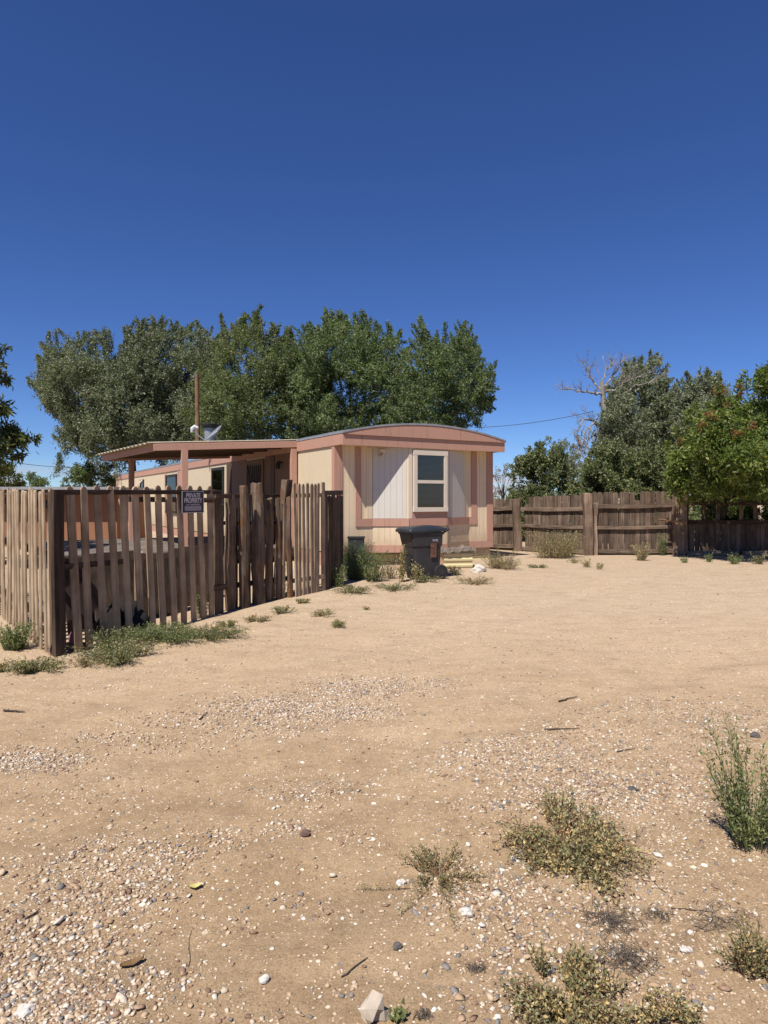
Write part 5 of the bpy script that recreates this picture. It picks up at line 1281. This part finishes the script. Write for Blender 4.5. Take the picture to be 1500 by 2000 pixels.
# ------------------------------------------------------------------ weeds
def weed(name, label, u, v, wpx, hpx, kind, seed, mat='weed', n=60, leaf=.016, nleaf=16, group=None, stem='stem', cat='weed', base=None, aspect=.5, spread=.75, ys=.8):
    global rng
    rg = np.random.default_rng(seed); P = base if base is not None else G(u, v); D = P.y
    R = wpx/2/F*D; H = hpx/F*D
    a = rg.uniform(0, 6.283, n); k = 6
    if kind == 'mat' and n > 40:
        lob = rg.uniform(0, 6.283, 9); lsc = rg.uniform(.45, 1.15, 9); li = rg.integers(0, 9, n); a = lob[li] + rg.normal(0, .22, n); lm_ = lsc[li][:, None]
    else: lm_ = 1.0
    a = a; s = np.linspace(0, 1, k)[None, :, None]
    rad = np.stack([np.cos(a), np.sin(a)*ys, 0*a], -1)
    up = np.array([0, 0, 1.0])
    if kind == 'mat':      # prostrate, radiating stems
        start = np.array(P) + rad*R*rg.uniform(0, .6, (n, 1))*lm_
        ln = R*rg.uniform(.3, .65, (n, 1)); hh = H*rg.uniform(.35, 1.0, (n, 1))
        path = start[:, None] + rad[:, None]*ln[:, None]*s + up*hh[:, None]*np.sin(s*2.2)*.9 + rg.normal(0, .06*R, (n, k, 3))*s
    elif kind == 'bush':
        start = np.array(P) + rad*R*rg.uniform(0, spread*.6, (n, 1))
        ln = R*rg.uniform(.1, .75, (n, 1)); hh = H*(1 - rg.uniform(0, 1, (n, 1))**1.6*.75)
        path = start[:, None] + rad[:, None]*ln[:, None]*(s**1.4) + up*hh[:, None]*s + rg.normal(0, .05*R, (n, k, 3))*s
    elif kind == 'stalk':
        start = np.array(P) + rad*R*rg.uniform(0, spread, (n, 1))
        hh = H*rg.uniform(.45, 1.0, (n, 1)); ln = R*rg.uniform(0, .35, (n, 1))
        path = start[:, None] + rad[:, None]*ln[:, None]*(s**2) + up*hh[:, None]*(s - .12*s**3) + rg.normal(0, .03*H, (n, k, 3))*s
    else:                  # wisps of dead filament
        start = np.array(P) + rad*R*rg.uniform(0, 1, (n, 1))
        d = norm(rg.normal(size=(n, 3))*np.array([1, 1, .25])); ln = R*rg.uniform(.3, 1.0, (n, 1))
        path = start[:, None] + d[:, None]*ln[:, None]*(s-.5) + up*H*rg.uniform(.05, 1, (n, 1))[:, None]*np.sin(s*3.1) + rg.normal(0, .07*R, (n, k, 3))*s
    g_ = gz(path[..., 0], path[..., 1]) + .003
    path[..., 2] = np.maximum(path[..., 2], g_)
    t = thing(name, label, cat, P, 0, group)
    if stem == 'stem' and mat in ('weed_green', 'feather', 'weed'): stem = 'stem_green'
    sr = {'mat': .0020, 'bush': .0022, 'stalk': .0034, 'dry': .0012}[kind]*max(1, D/5.0)**.4*(.6 if mat == 'feather' else 1)
    v_, f_ = tubes(path, np.full(n, sr)); np_mesh('stems', v_, f_, M[stem], t)
    if kind != 'dry':
        ss = rg.uniform(.12, 1, (n, nleaf)); i0 = np.clip((ss*(k-1)).astype(int), 0, k-2); fr = (ss*(k-1) - i0)[..., None]
        ii = np.arange(n)[:, None]; p0 = path[ii, i0]; p1 = path[ii, i0+1]; pos = p0 + (p1-p0)*fr; d = norm(p1-p0)
        pos = pos + rg.normal(0, leaf*.35, pos.shape)
        ax = norm(d*.5 + norm(rg.normal(size=pos.shape))*.9 + np.array([0, 0, .35 if kind != 'stalk' else .05]))
        L_ = leaf*rg.uniform(.55, 1.3, n*nleaf)
        pos[..., 2] = np.maximum(pos[..., 2], gz(pos[..., 0], pos[..., 1]) + .004)
        v_, f_ = leaf_quads(pos.reshape(-1, 3), ax.reshape(-1, 3), L_, L_*aspect); np_mesh('leaves', v_, f_, M[mat], t)
    return t
GW = 'low weeds along the picket fence'
weed('weed_clump', 'lush green weed clump at the foot of the pale pickets at the left edge', 30, 1268, 95, 52, 'bush', 1, 'weed_green', 170, .022, 16, GW)
weed('weed_clump', 'flat spreading weed patch in front of the fence corner plank, lowest on the left', 75, 1312, 120, 26, 'mat', 2, 'weed', 150, .018, 16, GW)
weed('weed_clump', 'small flat weed at the extreme left edge below the pale pickets', 5, 1312, 40, 18, 'mat', 3, 'weed_grey', 50, .016, 14, GW)
weed('weed_clump', 'broad weed mat spreading before the broad pickets with dry yellowed leaves', 245, 1287, 210, 27, 'mat', 4, 'weed', 320, .018, 16, GW)
weed('weed_clump', 'sparse dry weed sprawling just right of the fence corner plank', 175, 1300, 80, 20, 'mat', 5, 'weed_dry', 60, .014, 10, GW)
weed('weed_clump', 'upright leafy weeds growing between the second and fifth broad pickets', 215, 1270, 110, 46, 'bush', 6, 'weed_green', 110, .018, 14, GW)
weed('weed_clump', 'green weed mat under the middle broad pickets, below the sign', 340, 1250, 210, 28, 'mat', 7, 'weed_green', 360, .018, 16, GW)
weed('weed_clump', 'long low weed patch reaching out on the sand before the slab fence', 405, 1247, 170, 20, 'mat', 8, 'weed', 260, .017, 16, GW)
weed('weed_clump', 'light green upright weed at the last broad picket beside the slab fence', 392, 1206, 36, 62, 'stalk', 9, 'weed_green', 30, .03, 16, GW)
for k, (u, v, w, h, lab) in enumerate([(442, 1225, 54, 14, 'small weed tuft on the sand, nearest the broad pickets of a broken row of tufts'), (500, 1214, 64, 12, 'dry weed tuft on the sand before the tallest slab'), (555, 1199, 62, 15, 'grey-green weed tuft on the sand before the narrow slabs'), (634, 1203, 60, 12, 'flat weed tuft on the bare sand below the narrow pickets'), (660, 1224, 54, 12, 'weed tuft farthest out on the bare drive'), (714, 1191, 16, 5, 'tiny lone weed sprig on the bare drive below the feathery bush'), (592, 1178, 30, 8, 'small dry weed at the foot of the narrow pickets')]):
    weed('weed_tuft', lab, u, v, w, h, 'mat', 20+k, 'weed_grey' if k % 2 else 'weed', 55 if w > 20 else 14, .018, 12, 'weed tufts on the sand')
weed('weed_clump', 'green weed sprouting between the narrow slabs of the rough fence', 548, 1168, 28, 78, 'bush', 30, 'weed_green', 26, .028, 14, None)
GB = 'weeds round the bin and trailer end'
weed('feathery_bush', 'feathery blue-green bush in front of the black tub at the trailer end', 693, 1132, 84, 74, 'bush', 31, 'feather', 560, .022, 40, GB, cat='bush', aspect=.22)
weed('weed_clump', 'tangled light green weeds between the feathery bush and the bin', 728, 1136, 76, 62, 'bush', 32, 'weed_green', 120, .028, 15, GB)
weed('weed_clump', 'dry straw weeds close to the skirting left of the bin', 762, 1130, 60, 48, 'bush', 33, 'weed_dry', 50, .024, 12, GB)
weed('weed_clump', 'dark leafy weed at the foot of the shaded boards', 662, 1146, 36, 44, 'bush', 34, 'weed_green', 70, .022, 14, GB)
weed('tall_weed', 'tall drooping straw-coloured weed stalk against the left side of the bin', 784, 1137, 18, 88, 'stalk', 35, 'weed_dry', 16, .05, 26, GB, aspect=.35)
weed('tall_weed', 'shorter drooping weed leaning before the bin front', 817, 1138, 40, 46, 'stalk', 36, 'weed_grey', 16, .045, 20, GB, aspect=.35)
weed('weed_clump', 'low weeds fringing the foot of the bin', 835, 1137, 70, 16, 'mat', 37, 'weed', 60, .02, 12, GB)
weed('weed_clump', 'weed strip on the sand below the feathery bush', 690, 1158, 95, 14, 'mat', 38, 'weed', 110, .018, 14, GB)
weed('weed_clump', 'weed strip on the sand before the bin, right of the one below the bush', 772, 1152, 95, 13, 'mat', 39, 'weed', 90, .018, 14, GB)
weed('weed_clump', 'dry brownish weeds at the right corner of the trailer', 975, 1110, 92, 36, 'bush', 40, 'weed_dry', 130, .024, 13, GB)
weed('weed_clump', 'sparse low weeds on the sand right of the white stone', 930, 1140, 95, 15, 'mat', 41, 'weed_dry', 80, .018, 12, GB)
weed('weed_clump', 'grey-green weed patch spreading from the trailer corner towards the fence', 990, 1112, 70, 22, 'mat', 42, 'weed_grey', 80, .02, 12, GB)
weed('weed_clump', 'flat dark weed line on the sand before the first fence post', 1052, 1109, 48, 7, 'mat', 43, 'weed_green', 50, .018, 12, GB)
weed('weed_clump', 'short weeds below the cream ribbed box', 890, 1122, 60, 18, 'mat', 44, 'weed', 50, .02, 12, GB)
GF = 'weeds along the board fence'
for k, (u, v, w, h, kd, mt, n, lab) in enumerate([(1080, 1090, 130, 56, 'bush', 'weed_dry', 260, 'wide pale stand of tall weeds before the fence between the first two posts'), (1100, 1088, 100, 50, 'bush', 'weed_green', 120, 'green stalks mixed into the pale stand of tall weeds by the second post'),
        (1253, 1095, 42, 36, 'bush', 'weed_grey', 70, 'bushy grey-green weed before the tall fence boards'), (1294, 1085, 22, 44, 'bush', 'weed_green', 40, 'upright green weed near the stout post'), (1146, 1108, 22, 20, 'bush', 'weed_dry', 18, 'thin dry weed on the sand below the second post'),
        (1170, 1112, 16, 12, 'bush', 'weed_dry', 12, 'tiny dry weed on the sand right of the second post'), (1336, 1099, 22, 12, 'bush', 'weed_green', 16, 'small weed on the sand below the stout post'), (1385, 1098, 20, 16, 'bush', 'weed_green', 18, 'small green weed before the thin timber'), (1434, 1102, 38, 20, 'bush', 'weed_green', 30, 'leafy low weed between the timbers'), (1480, 1102, 34, 20, 'bush', 'weed', 30, 'weed near the right edge before the second timber'), (1120, 1100, 30, 8, 'mat', 'weed_dry', 20, 'dry scrap of weed on the sand before the tall pale weeds')]):
    weed('weed_clump', lab, u, v, w, h, kd, 60+k, mt, n, .034, 13, GF, aspect=.35)
GN = 'weeds in the foreground gravel'
weed('gravel_weed', 'dense spreading grey-green weed with yellowing leaves on the gravel, largest of the foreground mats', 1105, 1655, 270, 44, 'mat', 81, 'weed_grey', 420, .0150, 24, GN, 'stem_red', aspect=.55, ys=1.45)
weed('gravel_weed', 'part-dried weed on the gravel left of the largest mat, with orange stems', 855, 1712, 150, 28, 'mat', 82, 'weed_grey', 95, .010, 24, GN, 'stem_red', aspect=.5, ys=1.3)
weed('gravel_weed', 'sprawling grey-green weed at the bottom edge of the foreground', 1115, 1960, 290, 44, 'mat', 83, 'weed_grey', 230, .0140, 22, GN, 'stem_red', aspect=.5, ys=1.2)
weed('gravel_weed', 'little upright sprig of grey leaves above the bottom edge weed', 1058, 1905, 60, 62, 'bush', 84, 'weed_grey', 16, .011, 26, GN, 'stem_red', aspect=.5)
weed('tall_weed', 'tall leafy green weed at the right edge of the foreground', 1468, 1655, 230, 240, 'bush', 85, 'weed_green', 62, .022, 62, GN, aspect=.3, spread=.55)
weed('gravel_weed', 'dark straggling weed in the lower right corner', 1475, 1900, 150, 90, 'bush', 86, 'weed_grey', 75, .0115, 30, GN, 'stem_red', aspect=.5)
weed('gravel_weed', 'small broad-leaved green seedling at the bottom edge beside the pale rock', 782, 1992, 44, 20, 'bush', 87, 'weed_green', 7, .022, 5, GN, aspect=.9)
weed('gravel_weed', 'low weed in the bottom right foreground left of the straggling one', 1300, 1985, 150, 36, 'mat', 88, 'weed_grey', 60, .011, 20, GN, 'stem_red')
for k, (u, v, w, lab) in enumerate([(1195, 1800, 110, 'grey tangle of dead filaments below the largest weed mat'), (1285, 1790, 60, 'thin grey wisp of dead stems right of the grey tangle'), (1225, 1875, 120, 'loose grey dead stems above the bottom edge weed'), (930, 1895, 40, 'small grey wisp of dead stems left of the upright sprig'), (830, 1985, 40, 'dead grey stems beside the green seedling'), (1410, 1800, 130, 'scatter of dead stems before the straggling corner weed')]):
    weed('dead_weed', lab, u, v, w, 12, 'dry', 95+k, n=150 if k in (0, 2) else 60, group='dead stems on the gravel', stem='twig_grey', cat='dead plant')
# lone runners of the part-dried weed
def runner(u0, v0, u1, v1, lab, seed):
    rg = np.random.default_rng(seed); a, b = np.array(G(u0, v0)), np.array(G(u1, v1)); t = thing('weed_runner', lab, 'weed', Vector(a), 0, 'runners of the part-dried weed')
    s = np.linspace(0, 1, 9)[:, None]; path = a + (b-a)*s + rg.normal(0, .004, (9, 3)); path[:, 2] = gz(path[:, 0], path[:, 1]) + .006
    v_, f_ = tubes(path[None], np.array([.0016])); np_mesh('stems', v_, f_, M['stem_red'], t)
    n = 70; q = rg.uniform(.1, 1, (n, 1)); pos = a + (b-a)*q + rg.normal(0, .006, (n, 3)); pos[:, 2] = gz(pos[:, 0], pos[:, 1]) + .008 + rg.uniform(0, .018, n)
    L_ = .010*rg.uniform(.6, 1.3, n); v_, f_ = leaf_quads(pos, norm(rg.normal(size=(n, 3)) + np.array([0, 0, .6])), L_, L_*.5); np_mesh('leaves', v_, f_, M['weed_grey'], t)
runner(800, 1738, 694, 1740, 'thin leafy runner reaching left over bare sand from the part-dried weed', 1)
runner(835, 1745, 778, 1792, 'leafy runner slanting down left from the part-dried weed', 2)
runner(868, 1745, 888, 1825, 'leafy runner pointing straight down from the part-dried weed', 3)
runner(850, 1700, 818, 1650, 'leafy runner pointing up from the part-dried weed', 4)
runner(890, 1720, 960, 1715, 'leafy runner reaching right from the part-dried weed', 5)

# ------------------------------------------------------------------ stones, leaves, twigs
def rock(u, v, rx, ry, rz, mat, lab, seed, n=2, rough=.35): p = G(u, v); lump('rock', mat, p, rx, ry, rz, seed, lab, 'stone', n, rough, 'larger stones on the drive')
rock(728, 1988, .040, .030, .046, 'rock_pale', 'pale angular rock at the bottom edge beside the green seedling', 21, 1, .55)
rock(596, 1632, .022, .018, .020, 'rock_brown', 'dark reddish-brown stone alone on the sand in mid foreground', 4, 1)
rock(775, 1852, .015, .013, .012, 'rock_grey', 'round dark grey stone on bare sand left of the grey wisp', 5)
rock(784, 1727, .018, .014, .014, 'rock_white', 'white stone at the root of the part-dried weed', 6)
rock(516, 1917, .017, .015, .013, 'rock_white', 'white stone alone on bare sand near the bottom centre', 7)
rock(935, 1117, .12, .09, .09, 'rock_white', 'white lump of stone beside the cream ribbed box', 8)
rock(1008, 1680, .020, .016, .012, 'rock_white', 'white stone just left of the largest weed mat', 9)
rock(1285, 1672, .020, .016, .012, 'rock_white', 'white stone between the largest weed mat and the tall right weed', 10)
rock(910, 1785, .022, .016, .012, 'rock_white', 'pale stone below the part-dried weed, right of its downward runner', 11)
rock(1340, 1858, .018, .014, .010, 'rock_white', 'cream stone right of the grey dead stems near the bottom', 12)
rock(48, 1978, .026, .02, .014, 'rock_white', 'white stone in the dense gravel at the bottom left corner', 13)
rock(1236, 1543, .026, .016, .012, 'rock_grey', 'dark flat stone above the largest weed mat', 14)
rock(1475, 1440, .03, .02, .02, 'rock_grey', 'grey stone behind the tall right weed', 15)
def fallen(u, v, ln, wd, rot, mat, lab):
    p = G(u, v); mb = MB(); n = 6; c, s = math.cos(rot), math.sin(rot); rows = []
    for i in range(n+1):
        t = i/n; w = wd*math.sin(math.pi*min(.98, max(.04, t)))**.7; z = .006 + .012*abs(t-.5)
        rows.append([(t-.5)*ln, w, z])
    for side in (0, -.0012):
        for x, w, z in rows:
            for y, dzz in ((-w, .006), (0, 0), (w, .006)): mb.v.append((p.x + x*c - y*s, p.y + x*s + y*c, p.z + z + dzz + side))
    m = (n+1)*3
    for i in range(n):
        for j in range(2):
            a = i*3+j; mb.f.append((a, a+3, a+4, a+1)); mb.f.append((m+a, m+a+1, m+a+4, m+a+3))
        for j in (0, 2):
            a = i*3+j; mb.f.append((a, m+a, m+a+3, a+3))
    tag(mb.build('fallen_leaf', M[mat]), lab, 'leaf')
fallen(381, 1736, .05, .014, .2, 'leaf_yellow', 'pale yellow fallen leaf on bare sand right of the gravel')
fallen(258, 1886, .075, .016, .6, 'leaf_brown', 'brown curled fallen leaf at the edge of the dense gravel')
def stick(u0, v0, u1, v1, r, lab, seed):
    rd = random.Random(seed); a, b = G(u0, v0), G(u1, v1); pts = [a.lerp(b, i/6) + Vector((rd.uniform(-1, 1), rd.uniform(-1, 1), 0))*(b-a).length*.03 for i in range(7)]
    for p in pts: p.z = float(gz(p.x, p.y)) + r*1.2
    r *= .72
    mb = MB(); mb.tube(pts, [r, r, r*.9, r*.85, r*.7, r*.6, r*.4], 6); tag(mb.build('twig', M['twig']), lab, 'twig', 'fallen twigs')
stick(668, 1911, 717, 1871, .004, 'dark twig slanting on bare sand near the bottom centre', 1)
stick(1062, 1427, 1132, 1424, .007, 'long straight twig lying level in the middle of the drive', 2)
stick(1092, 1372, 1126, 1362, .008, 'short twig above the long straight one in the middle drive', 3)
stick(8, 1390, 50, 1393, .010, 'dark twig on the sand at the left edge below the weeds', 4)
stick(388, 1408, 405, 1393, .007, 'small twig standing out in the pale gravel band', 5)
stick(1204, 1470, 1240, 1464, .005, 'thin twig on the grit right of the drive middle', 6)
stick(370, 1888, 374, 1820, .0016, 'hair-thin twig curving over bare sand right of the brown leaf', 7)
stick(50, 1800, 78, 1780, .006, 'dark stub of twig in the left gravel patch', 8)
stick(1240, 1690, 1300, 1745, .003, 'thin dead stalk running down right from the largest weed mat', 9)
stick(1310, 1775, 1385, 1782, .003, 'curved dead stalk on bare sand at lower right', 10)
stick(970, 1790, 1015, 1850, .0025, 'thin dead stalk slanting through the pale stones below the part-dried weed', 11)
